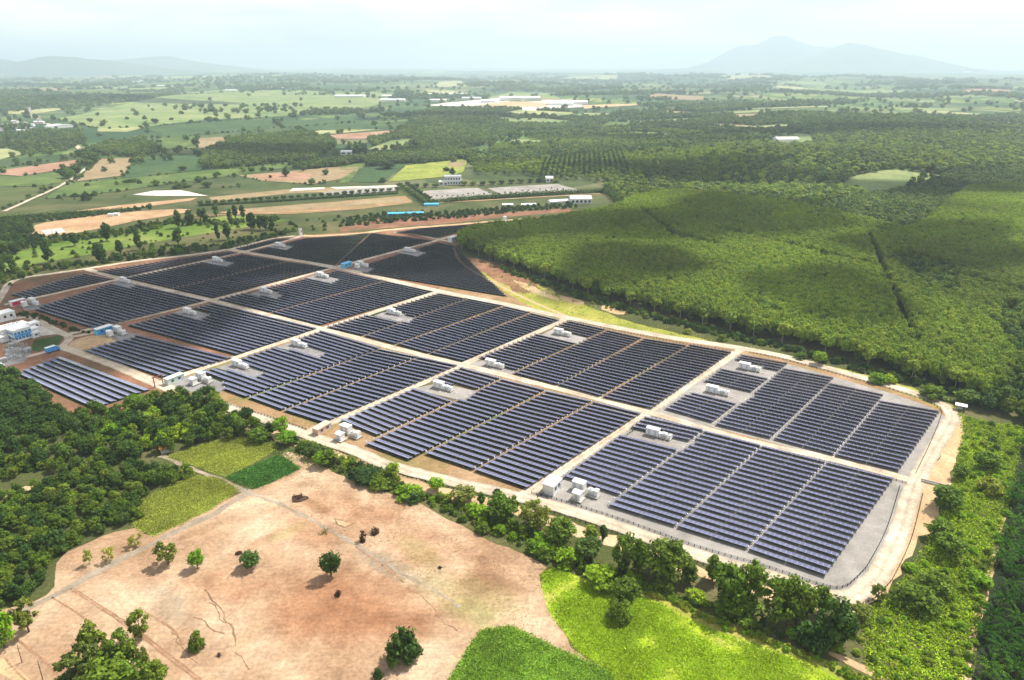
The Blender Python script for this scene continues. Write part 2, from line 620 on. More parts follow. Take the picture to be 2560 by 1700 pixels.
# --- foreground fields
def soil_blobs(mat, blobs):
    """soft patches of other soil colours, each round a place in the field"""
    n, l = mat.node_tree.nodes, mat.node_tree.links
    b = n['Principled BSDF']
    src = b.inputs['Base Color'].links[0].from_socket
    g = n.new('ShaderNodeNewGeometry')
    nz = n.new('ShaderNodeTexNoise')
    nz.inputs['Scale'].default_value = .07
    nz.inputs['Detail'].default_value = 5
    l.new(g.outputs['Position'], nz.inputs['Vector'])
    for (p, q_, r, col, k) in blobs:
        # distance to the segment p-q, wobbled by noise
        ax = (q_ - p)
        L = max(ax.length, .01)
        ang = math.atan2(ax.y, ax.x)
        mp = n.new('ShaderNodeMapping')
        mp.vector_type = 'TEXTURE'
        c = (p + q_) / 2
        mp.inputs['Location'].default_value = (c.x, c.y, 0)
        mp.inputs['Rotation'].default_value = (0, 0, ang)
        mp.inputs['Scale'].default_value = (L / 2 + r, r, 1000)
        l.new(g.outputs['Position'], mp.inputs['Vector'])
        ln = n.new('ShaderNodeVectorMath'); ln.operation = 'LENGTH'
        l.new(mp.outputs[0], ln.inputs[0])
        ad = n.new('ShaderNodeMath'); ad.operation = 'MULTIPLY_ADD'
        ad.inputs[1].default_value = 1.5; 
        l.new(nz.outputs['Fac'], ad.inputs[0]); l.new(ln.outputs['Value'], ad.inputs[2])
        mr = n.new('ShaderNodeMapRange'); mr.interpolation_type = 'SMOOTHSTEP'
        mr.inputs[1].default_value = 1.15; mr.inputs[2].default_value = 1.95
        mr.inputs[3].default_value = k; mr.inputs[4].default_value = 0
        l.new(ad.outputs[0], mr.inputs[0])
        m = n.new('ShaderNodeMix'); m.data_type = 'RGBA'
        m.blend_type = 'MULTIPLY'
        m.inputs[7].default_value = rgba(col)
        l.new(mr.outputs[0], m.inputs[0]); l.new(src, m.inputs[6])
        src = m.outputs[2]
    l.new(src, b.inputs['Base Color'])
RED, PALE, OLIVE, GREYB, BROWN = (.84, .66, .58), (1.22, 1.28, 1.36), (.80, .92, .72), (.70, .80, .88), (.70, .62, .52)
soil_blobs(M['field'], [
    (P(0, 700,1380), P(0, 900,1420), 17, RED, 1), (P(0, 640,1200), P(0, 760,1240), 8, RED, .6), (P(0, 820,1180), P(0, 1100,1310), 11, RED, .45), (P(0, 480,1330), P(0, 600,1350), 9, RED, .6), (P(0, 720,1140), P(0, 860,1190), 10, RED, .5),
    (P(0, 600,1210), P(0, 680,1270), 11, PALE, .9), (P(0, 500,1400), P(0, 540,1470), 9, PALE, 1), (P(0, 250,1320), P(0, 330,1360), 10, PALE, .9), (P(0, 1000,1230), P(0, 1180,1320), 9, PALE, .6), (P(0, 900,1500), P(0, 1000,1480), 12, PALE, .5), (P(0, 1250,1450), P(0, 1290,1480), 6, PALE, .9), (P(0, 200,1450), P(0, 300,1500), 14, PALE, .5),
    (P(0, 1000,1340), P(0, 1150,1400), 10, OLIVE, .7), (P(0, 1060,1400), P(0, 1120,1430), 6, OLIVE, .7), (P(0, 800,1260), P(0, 980,1350), 4, GREYB, .9), (P(0, 350,1360), P(0, 450,1440), 4, GREYB, .6), (P(0, 420,1240), P(0, 540,1190), 3, BROWN, .5),
    (P(0, 700,1150), P(0, 740,1175), 3, BROWN, .8), (P(0, 780,1210), P(0, 850,1240), 5, BROWN, .5), (P(0, 590,1255), P(0, 620,1240), 3, BROWN, .5), (P(0, 640,1240), P(0, 690,1215), 4, OLIVE, .8), (P(0, 1110,1330), P(0, 1190,1360), 4, BROWN, .4), (P(0, 940,1250), P(0, 1010,1300), 5, OLIVE, .7)])
sheet('bare_field', PL(0, 640,1040, 700,1050, 760,1085, 830,1112, 960,1158, 1060,1215, 1180,1265, 1262,1300, 1240,1335, 1262,1400, 1300,1455, 1330,1500, 1400,1560, 1400,1640, -60,1640, -60,1420,
      60,1395, 120,1370, 118,1310, 165,1265, 300,1210, 350,1240, 450,1190, 560,1130, 600,1125, 690,1080), M['field'], .012, .8, rnd=1)
sheet('meadow', PL(0, 1246,1320, 1262,1400, 1300,1455, 1325,1498, 1390,1540, 1440,1640, 2060,1640, 1960,1555, 1800,1480, 1620,1420, 1480,1375, 1370,1345, 1285,1308), M['meadow'], .03, .8, rnd=1)
sheet('yellow_bank', PL(0, 1440,1338, 1531,1366, 1637,1419, 1743,1458, 1849,1497, 1954,1542, 2060,1590, 2060,1640, 2000,1610, 1940,1566, 1845,1521, 1740,1484, 1632,1444, 1525,1390, 1432,1356), M['verge'], .05, .8)
sheet('crop_field', PL(0, 1020,1600, 1075,1510, 1110,1455, 1180,1447, 1270,1492, 1400,1548, 1460,1640, 1000,1640), M['crop_green'], .05, .6, rnd=1)
sheet('yellow_field', PL(0, 385,1052, 470,1020, 560,1005, 642,1030, 600,1060, 520,1098, 440,1072), M['crop_yellow'], .04, .5)
sheet('yellow_field', PL(0, 440,1098, 500,1100, 552,1130, 480,1178, 400,1215, 352,1236, 303,1210, 330,1150), M['crop_yellow'], .04, .5)
sheet('dark_crop_field', PL(0, 640,1052, 692,1080, 640,1105, 590,1127, 520,1102), M['crop_dark'], .04, .5)
ribbon('farm_track', PL(0, 370,1050, 440,1080, 520,1112, 575,1137, 650,1165, 720,1200, 800,1245, 900,1305, 980,1350, 1060,1400), 2.4, M['track'], .05, .6, taper=(1, .35))
ribbon('farm_track', PL(0, 580,1130, 500,1180, 400,1228, 330,1265, 240,1310, 150,1360, 60,1405, -40,1450), 2.8, M['track'], .055, .6)
for pts, w in ((PL(7, 1330,980, 1380,1050, 1430,1080, 1470,1160, 1530,1260, 1540,1350), .9), (PL(7, 1370,1060, 1430,1110, 1440,1170, 1480,1200), .7), (PL(7, 1270,1155, 1340,1190, 1400,1240, 1470,1265), .7),
               (PL(7, 1520,1380, 1580,1410, 1630,1500), .6), (PL(7, 1130,1260, 1180,1340, 1240,1420, 1330,1480), .5), (PL(8, 420,960, 500,1000, 580,1060, 660,1170, 770,1250), .6), (PL(7, 1480,1160, 1560,1100, 1610,1060), .4)):
    ribbon('gully', densify(pts, 1.8, .5, False), w * .42, M['gully'], .06, .12, 1.2, curve=False)
for pts in (PL(7, 460,975, 700,1130, 940,1300, 1120,1440, 1290,1568), PL(7, 480,968, 720,1122, 960,1290, 1140,1430, 1320,1568), PL(7, 340,1030, 520,1140, 640,1230), PL(7, 940,1120, 1120,1230, 1200,1340),
            PL(7, 1480,905, 1600,800, 1660,760), PL(7, 1380,910, 1350,960), PL(7, 110,1300, 260,1420, 380,1540), PL(8, 60,960, 200,860, 330,790), PL(8, 100,700, 250,800, 420,930), PL(7, 30,1420, 110,1520, 200,1600)):
    ribbon('wheel_rut', pts, .55, M['rut'], .055, .15, 2)
sheet('clay_pit', PL(7, 2180,512, 2235,520, 2312,548, 2260,575, 2205,560), M['gully'], .05, .2, 1.2)
sheet('pit_floor', PL(7, 2192,520, 2240,530, 2300,548, 2256,566, 2212,552), M['dirt'], .07, .2, 1.2)
sheet('pale_track', PL(7, -40,1400, 60,1440, 200,1568, 120,1600, -60,1480), M['sand'], .05, .3)
sheet('orange_clearing', PL(7, -20,410, 60,345, 160,305, 225,300, 200,325, 90,370, 20,408), M['sand'], .05, .4)

# --- land around the farm
sheet('yellow_verge', SL(1133,650, 1180,660, 1240,690, 1330,705, 1420,745, 1560,800, 1720,840, 1850,868, 1960,893, 2120,925, 2280,970, 2400,1020, 2380,1035, 2240,975, 2000,905, 1855,874, 1660,846, 1420,800, 1330,770, 1235,710, 1180,668), M['verge'], .02, 1.0)
sheet('red_slope', SL(1150,640, 1215,650, 1275,668, 1330,700, 1350,728, 1300,735, 1240,700, 1180,668), M['farm_red'], .035, 1.5, 4, rnd=1)
for a in (SL(1270,695, 1330,715, 1400,745, 1390,752, 1320,728), SL(1400,735, 1460,755, 1455,765, 1400,748), SL(1500,760, 1580,778, 1560,790, 1510,778)):
    sheet('sandy_patch', a, M['sand'], .05, 1.2, 4, rnd=1)
sheet('sandy_verge', SL(2396,1030, 2420,1050, 2400,1130, 2370,1200, 2345,1280, 2290,1370, 2250,1440, 2200,1500, 2120,1540, 2080,1510, 2160,1490, 2215,1440, 2262,1340, 2305,1210, 2365,1100), M['sand'], .03, 1.2, rnd=1)
sheet('sandy_verge', SL(524,1018, 670,1066, 765,1102, 899,1150, 1118,1222, 1290,1262, 1386,1290, 1539,1342, 1730,1412, 1913,1466, 2073,1518, 2060,1540, 1900,1490, 1700,1430, 1500,1360, 1300,1290, 1100,1245, 850,1160, 640,1080, 510,1030), M['sand'], .02, 1.0)
sheet('grey_path', PL(9, 1040,1365, 1180,1420, 1330,1490, 1460,1560, 1400,1570, 1260,1490, 1080,1400), M['sand'], .05, .5)

# --- farm soil
farm_poly = SL(0,745, 23,709, 115,686, 214,672, 337,653, 478,637, 578,622, 689,595, 756,588, 850,583, 1000,572, 1233,552, 1420,535, 1534,529, 1560,535, 1480,548, 1300,565, 1133,615, 1150,650, 1233,705, 1367,772,
               1420,795, 1660,841, 1855,871, 1978,896, 2234,967, 2349,1009, 2383,1032, 2376,1059, 2291,1203, 2196,1437, 2161,1479, 2119,1496, 2073,1490, 1913,1437, 1730,1383, 1539,1314, 1386,1265, 1290,1240, 1118,1201, 965,1161, 850,1125,
               765,1086, 670,1051, 524,1003, 430,1010, 300,1040, 220,1060, 150,1010, 10,950, -20,900, 0,800)
sheet('farm_soil', farm_poly, M['farm_brown'], .015, .5)
sheet('reddish_soil', SL(0,745, 23,709, 115,686, 214,672, 337,653, 478,637, 578,622, 689,595, 756,588, 850,583, 1000,572, 1233,552, 1420,535, 1534,529, 1480,548, 1300,565, 1120,615, 1095,728, 806,822, 400,956, 430,990, 300,1040, 220,1060, 10,950, -20,900), M['farm_red'], .035, .8)
sheet('gravel_yard', SL(1619,1034, 2276,1203, 2288,1210, 2196,1430, 2161,1470, 2119,1488, 2073,1482, 1913,1429, 1730,1375, 1539,1306, 1386,1257, 1318,1240), M['gravel'], .035, .3)
sheet('gravel_yard', SL(1848,886, 1978,912, 2234,985, 2335,1022, 2362,1042, 2340,1100, 2286,1196, 1622,1028), M['gravel'], .035, .3)

# --- farm roads
ROADW = 5.6
RZ = .06
road_lines = {}
def road(key, pts, w=ROADW, mat='road', z=RZ, curve=True):
    _, road_lines[key] = ribbon('road', pts, w, M[mat], z, .22, 3, curve)
road('north', SL(-60,830, 0,745, 23,709, 60,694, 115,686, 214,672, 337,653, 478,637, 578,622, 640,607, 689,595, 756,589), 5.0)
ribbon('dirt_strip', SL(756,590, 850,588, 1000,572, 1130,562, 1233,554, 1420,540, 1534,530), 7, M['sand'], .05, 1.5, 6)
road('D5', SL(11,762, 302,697, 603,631, 756,590), 4.4, z=.064)
road('D4', SL(172,835, 528,751, 836,669, 1095,600, 1261,554), 4.4, z=.068)
road('D3', SL(400,956, 806,822, 1099,728), 5.2, z=.072)
road('D1', SL(762,1084, 1156,912, 1420,795), 5.6, z=.076)
road('D2', SL(1305,1243, 1619,1030, 1855,871), 5.6, z=.080)
road('A', SL(570,623, 700,645, 838,669, 1099,728, 1260,760, 1420,795, 1660,841, 1855,871, 1978,896, 2234,967, 2330,1000, 2368,1018), 6.4, z=.084)
road('B', SL(214,672, 302,697, 528,751, 806,822, 969,866, 1156,912, 1386,969, 1619,1030, 1867,1102, 2073,1146, 2285,1203), 5.2, z=.088)
road('C1', SL(150,866, 268,906, 398,961, 440,978), 6.2, z=.092)
road('C2', SL(515,1000, 670,1051, 765,1086, 899,1132, 965,1161, 1118,1201, 1290,1240, 1386,1265, 1539,1314, 1730,1383, 1913,1437, 2040,1481, 2085,1492, 2119,1494, 2150,1483, 2173,1462, 2196,1437, 2246,1337, 2291,1203, 2349,1100, 2374,1058, 2380,1038, 2368,1018), 6.2, z=.096)
ribbon('track', SL(1133,618, 1150,652, 1190,682, 1233,705, 1300,740, 1367,770, 1430,796), 2.6, M['sand'], .05, .3, 4)
ribbon('road', SL(985,580, 1040,587, 1095,598, 1133,606), 4, M['road'], .1, .2, 4)
sheet('concrete_yard', SL(1261,552, 1290,556, 1340,560, 1350,563, 1300,563, 1262,560), M['white'], .11, .6)
# left plaza and its lanes
road('W1', SL(0,805, 46,795, 80,795, 130,820, 160,835, 175,845, 150,870), 4.5, z=.11)
sheet('concrete_yard', SL(90,835, 110,808, 160,828, 170,842, 140,836, 105,840), M['white'], .08, .4)
road('W2', SL(160,845, 215,836, 250,828), 4, z=.10)
road('W3', SL(150,868, 120,878, 65,893), 3.4, z=.10)
sheet('bare_mound', SL(165,868, 185,848, 240,836, 280,840, 300,850, 240,868, 200,877), M['sand'], .05, .6, rnd=1)
sheet('lawn', SL(85,850, 150,838, 158,845, 145,862, 120,870, 95,880, 75,876), M['grass_dark'], .05, .4)
sheet('substation_yard', SL(10,895, 25,868, 75,865, 80,880, 60,905, 20,915, -10,920), M['gravel_dark'], .05, .4)

# ------------------------------------------------------------------ solar tables
PITCHM = 3.72
def mat_panel():
    m, n, l, b = newmat('solar_glass')
    uv = n.new('ShaderNodeUVMap')
    sep = n.new('ShaderNodeSeparateXYZ')
    l.new(uv.outputs[0], sep.inputs[0])
    def line(sock, width, period):
        d = n.new('ShaderNodeMath'); d.operation = 'DIVIDE'; d.inputs[1].default_value = period
        f = n.new('ShaderNodeMath'); f.operation = 'FRACT'
        c = n.new('ShaderNodeMath'); c.operation = 'LESS_THAN'; c.inputs[1].default_value = width / period
        l.new(sock, d.inputs[0]); l.new(d.outputs[0], f.inputs[0]); l.new(f.outputs[0], c.inputs[0])
        return c.outputs[0]
    a = line(sep.outputs[0], .10, 1.64)
    c_ = line(sep.outputs[1], .07, .92)
    mx = n.new('ShaderNodeMath'); mx.operation = 'MAXIMUM'
    l.new(a, mx.inputs[0]); l.new(c_, mx.inputs[1])
    oi = n.new('ShaderNodeObjectInfo')
    gi_ = n.new('ShaderNodeNewGeometry')
    base = ramp(n, l, gi_.outputs['Random Per Island'], [(0, (.105, .114, .215)), (1, (.140, .150, .262))])
    col = mix_rgb(n, l, mx.outputs[0], base, (.48, .49, .55))
    l.new(col, b.inputs['Base Color'])
    b.inputs['Roughness'].default_value = .13
    b.inputs['IOR'].default_value = 1.5
    return m
M['panel'] = mat_panel()
M['panel_back'] = mat_plain('panel_back_shade', (.012, .013, .018), .7, 0, .1, 1, .2)  # underside coloured near-black so the row gaps look more deeply shaded
M['steel'] = mat_plain('galvanised_steel', (.38, .39, .40), .45, .6)
M['dark_steel'] = mat_plain('dark_steel', (.12, .12, .125), .5, .4)
M['white_paint'] = mat_plain('white_paint', (.74, .75, .74), .45, 0, .07, .6)
M['grey_paint'] = mat_plain('grey_paint', (.50, .51, .52), .5, 0, .10, .6)
M['concrete'] = mat_plain('concrete', (.42, .40, .36), .85, 0, .15, .5)

CHORD = 3.08
TILT = R(17)
ct, st = math.cos(TILT), math.sin(TILT)
ZC = .95

# strips: block name, [far-left, far-right, near-right, near-left] in photo pixels
B1, B2, B3 = 'corner gravel block', 'rear gravel block', 'middle block'
STRIPS = [
    (B1, (1615,1042, 1762,1074, 1543,1242, 1405,1196)), (B1, (1765,1078, 1905,1113, 1684,1320, 1518,1268)), (B1, (1908,1115, 2066,1154, 1863,1377, 1690,1322)), (B1, (2070,1155, 2236,1196, 2060,1446, 1868,1380)),
    (B2, (1857,887, 1972,908, 1779,1059, 1660,1025)), (B2, (1962,921, 2087,944, 1924,1099, 1786,1065)), (B2, (2077,958, 2211,986, 2081,1141, 1932,1101)), (B2, (2203,1002, 2351,1028, 2245,1182, 2085,1143)),
    (B3, (1156,919, 1254,946, 940,1093, 850,1055)), (B3, (1258,948, 1365,975, 1018,1154, 911,1114)), (B3, (1370,978, 1481,1003, 1179,1178, 1060,1138)), (B3, (1487,1005, 1606,1034, 1315,1226, 1183,1180)),
    ('4', (1424,803, 1516,824, 1276,934, 1170,907)), ('4', (1520,826, 1606,845, 1390,965, 1281,936)), ('4', (1613,847, 1719,864, 1497,994, 1393,965)), ('4', (1728,862, 1832,881, 1627,1025, 1504,996)),
    ('5', (808,828, 953,871, 612,996, 470,945)), ('5', (953,873, 1045,892, 702,1028, 620,998)), ('5', (1049,893, 1148,914, 806,1061, 708,1030)),
    ('6', (1099,734, 1168,747, 904,841, 815,820)), ('6', (1172,747, 1259,764, 984,862, 908,842)), ('6', (1264,766, 1326,781, 1068,885, 990,863)), ('6', (1330,783, 1401,801, 1156,906, 1072,886)),
    ('7', (535,758, 795,822, 590,890, 318,816)), ('7', (345,838, 585,896, 405,946, 210,880)),
    ('8', (845,677, 960,702, 672,782, 545,750)), ('8', (964,703, 1084,729, 800,815, 676,783)),
    ('9', (300,703, 515,752, 237,824, 80,774)),
    ('10', (606,636, 715,654, 425,722, 312,696)), ('10', (718,655, 824,670, 530,746, 428,723)),
    ('11', (762,598, 925,583, 838,664, 625,630)), ('11', (930,583, 1086,602, 842,664, 842,662)),
    ('12', (1060,572, 1225,557, 1092,596, 988,582)),
    ('13', (1095,606, 1133,614, 1268,743, 868,677)),
    ('14', (1330,556, 1462,540, 1475,546, 1340,562)),
    ('15', (214,684, 285,699, 60,748, 27,738)), ('16', (575,628, 597,633, 312,693, 240,679)), ('17', (689,599, 727,598, 612,627, 589,622)),
    ('18', (153,893, 378,976, 232,1025, 38,936)),
]
# gravel pads that interrupt the rows: photo-pixel quads
PADS = [
    (1566,1084, 1655,1085, 1738,1108, 1705,1124, 1566,1093), (1826,908, 1858,907, 1945,928, 1928,950, 1803,925), (1746,963, 1790,965, 1890,987, 1852,1009, 1715,982), (1093,958, 1115,961, 1195,979, 1160,1003, 1032,972),
    (1386,822, 1405,825, 1468,845, 1447,860, 1350,838), (1206,900, 1225,906, 1292,928, 1270,942, 1165,912), (720,858, 740,856, 820,880, 800,894, 690,868), (565,912, 590,904, 665,930, 640,945, 540,920),
    (455,945, 500,935, 575,965, 545,985, 420,975), (955,782, 985,778, 1040,795, 1020,808, 935,790), (445,778, 475,772, 525,787, 505,800, 430,783), (280,838, 300,828, 350,835, 320,850, 280,850),
    (640,728, 665,722, 710,737, 690,748, 625,735), (780,690, 805,684, 850,698, 830,708, 765,695), (520,652, 545,645, 585,658, 565,667, 505,655), (290,702, 310,698, 345,712, 325,720, 280,708),
    (675,612, 698,607, 735,617, 715,626, 660,615), (1005,625, 1025,620, 1065,632, 1045,642, 990,630), (880,672, 895,658, 935,672, 920,682, 880,680), (60,768, 85,755, 110,765, 90,775, 60,775),
]
pad_polys = [SL(*p) for p in PADS]
for i, p in enumerate(pad_polys):
    near = i < 6
    sheet('gravel_pad', p, M['gravel'] if near else M['gravel_dark'], .05, .2, 3)

M['shaded_grass'] = mat_soil('low_grass_shade', [(.028, .045, .018), (.05, .065, .026), (.10, .085, .045)], .03, .16, .8, finek=.25)  # green of the grass below the tables, darkened to paint in their shade
M['shaded_soil'] = mat_soil('weedy_soil_shade', [(.06, .075, .022), (.12, .10, .045), (.20, .145, .08)], .03, .16, .8, finek=.25)  # brown weedy soil, likewise darkened as painted shade
for bl, qd in STRIPS:
    if bl in (B1, B2): continue
    sheet('weedy_ground_shade', SL(*qd), M['shaded_soil' if bl in (B3, '4', '15', '16') else 'shaded_grass'], .045, .3, 3)  # dark sheet under each strip: plant tint plus painted shade between rows

rows = []          # (dist, block, strip, row, A, B, unit n)
def clip_rows():
    counts = {}
    for bl, qd in STRIPS:
        counts[bl] = counts.get(bl, 0) + 1
        fl, fr, nr, nl = SL(*qd)
        for p in (fl, fr, nr, nl): p.z = 0
        L = ((fl - nl).length + (fr - nr).length) / 2
        u = ((fr - fl) + (nr - nl)).normalized()
        nrm = Vector((u.y, -u.x, 0))
        if nrm.y > 0: nrm = -nrm
        Lp = abs(((nl + nr) / 2 - (fl + fr) / 2).dot(nrm))
        n = max(2, int(round(Lp / PITCHM)))
        for i in range(n):
            t = (i + .5) / n
            A, B = fl.lerp(nl, t), fr.lerp(nr, t)
            if (B - A).length < 5: continue
            # cut by pads
            K = max(8, int((B - A).length / .8))
            X = np.array([A.x + (B.x - A.x) * k / K for k in range(K + 1)])
            Y = np.array([A.y + (B.y - A.y) * k / K for k in range(K + 1)])
            bad = np.zeros(K + 1, bool)
            for pp in pad_polys:
                if (pp[0] - A).length < 150: bad |= inside_many(pp, X, Y)
            k0 = None
            best = []
            for k in range(K + 2):
                ok = k <= K and not bad[k]
                if ok and k0 is None: k0 = k
                if not ok and k0 is not None:
                    if (k - 1 - k0) * .8 > 6: best.append((k0, k - 1))
                    k0 = None
            for a, b in best:
                A2, B2_ = A.lerp(B, a / K), A.lerp(B, b / K)
                mid = (A2 + B2_) / 2
                rows.append([(mid - Vector((0, 0, H))).length, bl, counts[bl], n - i, A2, B2_, nrm])
clip_rows()
rows.sort(key=lambda r: r[0])

def table_local(L, k=0):
    """meshes in a frame: x along the row, y towards the high edge; origin at the row centre on the ground"""
    panel = MB()
    hy, hz = CHORD / 2 * ct, CHORD / 2 * st
    x0, x1 = -L / 2, L / 2
    nseg = max(1, int(round(L / 12)))
    for s in range(nseg):
        a, b = x0 + (x1 - x0) * s / nseg + .06, x0 + (x1 - x0) * (s + 1) / nseg - .06
        dz = random.Random(k * 31 + s).uniform(-.05, .05)
        lo, hi = ZC - hz + dz, ZC + hz + dz
        panel.quad((a, -hy, lo), (b, -hy, lo), (b, hy, hi), (a, hy, hi), ((a + 500, 0), (b + 500, 0), (b + 500, CHORD * .98), (a + 500, CHORD * .98)))
        e = .06
        panel.quad((a, hy, hi - e), (b, hy, hi - e), (b, -hy, lo - e), (a, -hy, lo - e), ((.8, .5),) * 4)
        panel.quad((a, hy, hi), (b, hy, hi), (b, hy, hi - e), (a, hy, hi - e), ((.8, .5),) * 4)
        panel.quad((b, -hy, lo), (a, -hy, lo), (a, -hy, lo - e), (b, -hy, lo - e), ((.8, .5),) * 4)
        panel.quad((a, -hy, lo), (a, hy, hi), (a, hy, hi - e), (a, -hy, lo - e), ((.8, .5),) * 4)
        panel.quad((b, hy, hi), (b, -hy, lo), (b, -hy, lo - e), (b, hy, hi - e), ((.8, .5),) * 4)
    fr = MB()
    npost = max(2, int(L / 3.6))
    for s in range(npost):
        x = x0 + .7 + (L - 1.4) * s / (npost - 1)
        fr.box(x, hy * .55, 0, .12, .12, ZC + hz * .55 - .2)
        fr.box(x, -hy * .55, 0, .12, .12, ZC - hz * .55 - .2)
    for yy in (.55, -.55):
        fr.box(0, hy * yy, ZC + hz * yy - .18, L - .3, .08, .1)
    return panel, fr

def dark_backs(o):  # all faces but the glass take the near-black painted shade
    o.data.materials.append(M['panel_back'])
    o.data.polygons.foreach_set('material_index', [0 if i % 6 == 0 else 1 for i in range(len(o.data.polygons))])

def frame_of(A, B, nrm):
    u = (B - A).normalized()
    y = Vector((-u.y, u.x, 0))
    if y.dot(nrm) < 0:
        u = -u
    return math.atan2(u.y, u.x), u

ORD = ['', 'first', 'second', 'third', 'fourth', 'fifth', 'sixth', 'seventh', 'eighth', 'ninth', 'tenth', 'eleventh', 'twelfth', 'thirteenth', 'fourteenth', 'fifteenth', 'sixteenth', 'seventeenth', 'eighteenth', 'nineteenth',
       'twentieth', 'twenty-first', 'twenty-second', 'twenty-third', 'twenty-fourth', 'twenty-fifth', 'twenty-sixth', 'twenty-seventh', 'twenty-eighth', 'twenty-ninth', 'thirtieth', 'thirty-first', 'thirty-second', 'thirty-third', 'thirty-fourth', 'thirty-fifth', 'thirty-sixth',
       'thirty-seventh', 'thirty-eighth', 'thirty-ninth', 'fortieth']
N_IND = 300
seen_lab = {}
for k, (d, bl, stp, rw, A, B, nrm) in enumerate(rows[:N_IND]):
    L = (B - A).length
    mid = (A + B) / 2
    rz, u = frame_of(A, B, nrm)
    name_bl = bl if len(bl) > 2 else {'5': 'left front block', '4': 'grassy block', '18': 'separate left block'}.get(bl, 'block ' + bl)
    lab = 'solar table in %s row from the front, %s strip from the left, %s' % (ORD[rw], ORD[stp], name_bl)
    o = thing('solar_table', lab, 'solar table', mid, rz, 'solar tables of the nearest blocks')
    pm, fm = table_local(L, k)
    dark_backs(pm.build('panel', M['panel'], o, uv=True))
    fm.build('support_frame', M['steel'], o)
    bx = MB()
    xe = (L / 2 + .5) * (1 if u.x < 0 else -1)
    bx.box(xe, .2, 0, .1, .3, .8)
    bx.box(xe, .2, .8, .34, .52, .5)
    bx.build('combiner_box', M['white_paint'], o)

far_p, far_f = [], []
class Acc:
    def __init__(s): s.v = []; s.f = []; s.uv = []; s.n = 0
    def add(s, mb, mat):
        for p in mb.v: s.v.append(tuple(mat @ Vector(p)))
        for f in mb.f: s.f.append(tuple(s.n + i for i in f))
        s.uv += mb.uv
        s.n = len(s.v)
pan, fra = Acc(), Acc()
for k, (d, bl, stp, rw, A, B, nrm) in enumerate(rows[N_IND:]):
    rz, u = frame_of(A, B, nrm)
    mw = Matrix.Translation((A + B) / 2) @ Matrix.Rotation(rz, 4, 'Z')
    pm, fm = table_local((B - A).length, k + 999)
    L = (B - A).length
    pan.add(pm, mw)
    bx = MB()
    xe = (L / 2 + .4) * (1 if u.x < 0 else -1)
    bx.box(xe, 0, 0, .34, .5, 1.25)
    fra.add(fm, mw)
    fra.add(bx, mw)
far_solar = thing('distant_solar_array', 'long dark rows of solar tables filling the farther blocks', 'solar array')
far_solar['kind'] = 'stuff'
for acc, nm, mt in ((pan, 'panel', M['panel']), (fra, 'support_frame', M['steel'])):
    mb = MB(); mb.v = acc.v; mb.f = acc.f; mb.uv = acc.uv
    o = mb.build(nm, mt, far_solar, uv=(nm == 'panel'))
    if nm == 'panel': dark_backs(o)
    o['kind'] = 'stuff'
print('rows', len(rows))

# ------------------------------------------------------------------ foliage builders
M['leaf_forest'] = mat_leaf('plantation_leaves', (.155, .245, .018), (.190, .275, .020), (.240, .300, .026), .24, .0075, .34, .12, .42)
M['leaf_dark'] = mat_leaf('dark_leaves', (.036, .080, .012), (.054, .108, .015), (.085, .140, .020), .28, .02, .5)
M['leaf_mid'] = mat_leaf('mid_green_leaves', (.085, .155, .013), (.125, .195, .016), (.175, .230, .024), .36, .03, .5)
M['leaf_bright'] = mat_leaf('bright_leaves', (.15, .29, .012), (.21, .35, .014), (.29, .39, .02), .36, .03, .5)
M['leaf_yellow'] = mat_leaf('yellow_green_leaves', (.22, .28, .03), (.28, .32, .035), (.34, .35, .045), .36, .03, .5)
M['leaf_olive'] = mat_leaf('olive_leaves', (.105, .145, .022), (.145, .18, .028), (.19, .22, .036), .32, .03, .5)
M['leaf_palm'] = mat_leaf('palm_fronds', (.022, .066, .006), (.032, .088, .008), (.055, .118, .012), .2, .03, .7, .02)
M['leaf_far'] = mat_leaf('far_leaves', (.085, .155, .032), (.125, .190, .038), (.180, .230, .050), .24, .004, .4)
M['stubble'] = mat_leaf('dry_stubble', (.30, .19, .09), (.36, .25, .12), (.26, .22, .07), .2, .05, .4)
M['leaf_burnt'] = mat_leaf('withered_leaves', (.055, .03, .018), (.08, .045, .028), (.11, .065, .04), .1, .05, .4)
M['bark'] = mat_plain('bark', (.13, .10, .075), .9, 0, .3, 3, .1)
M['pale_bark'] = mat_plain('pale_bark', (.30, .26, .21), .9, 0, .3, 3, .1)

def leaf_quads(cen, nrm, size, rng, aspect=.65):
    """one bent rhomb of leaves per centre"""
    n = len(cen)
    nrm = nrm / np.maximum(1e-6, np.linalg.norm(nrm, axis=1, keepdims=True))
    t = rng.normal(size=(n, 3))
    t -= (t * nrm).sum(1, keepdims=True) * nrm
    t /= np.maximum(1e-6, np.linalg.norm(t, axis=1, keepdims=True))
    bt = np.cross(nrm, t)
    s = size * rng.uniform(.6, 1.3, (n, 1))
    a = cen + t * s
    c = cen - t * s
    w = s * aspect * rng.uniform(.7, 1.3, (n, 1))
    b = cen + bt * w - nrm * s * .25
    d = cen - bt * w - nrm * s * .25
    V = np.stack([a, b, c, d], 1).reshape(-1, 3)
    Q = np.arange(4 * n).reshape(n, 4)
    return V, Q

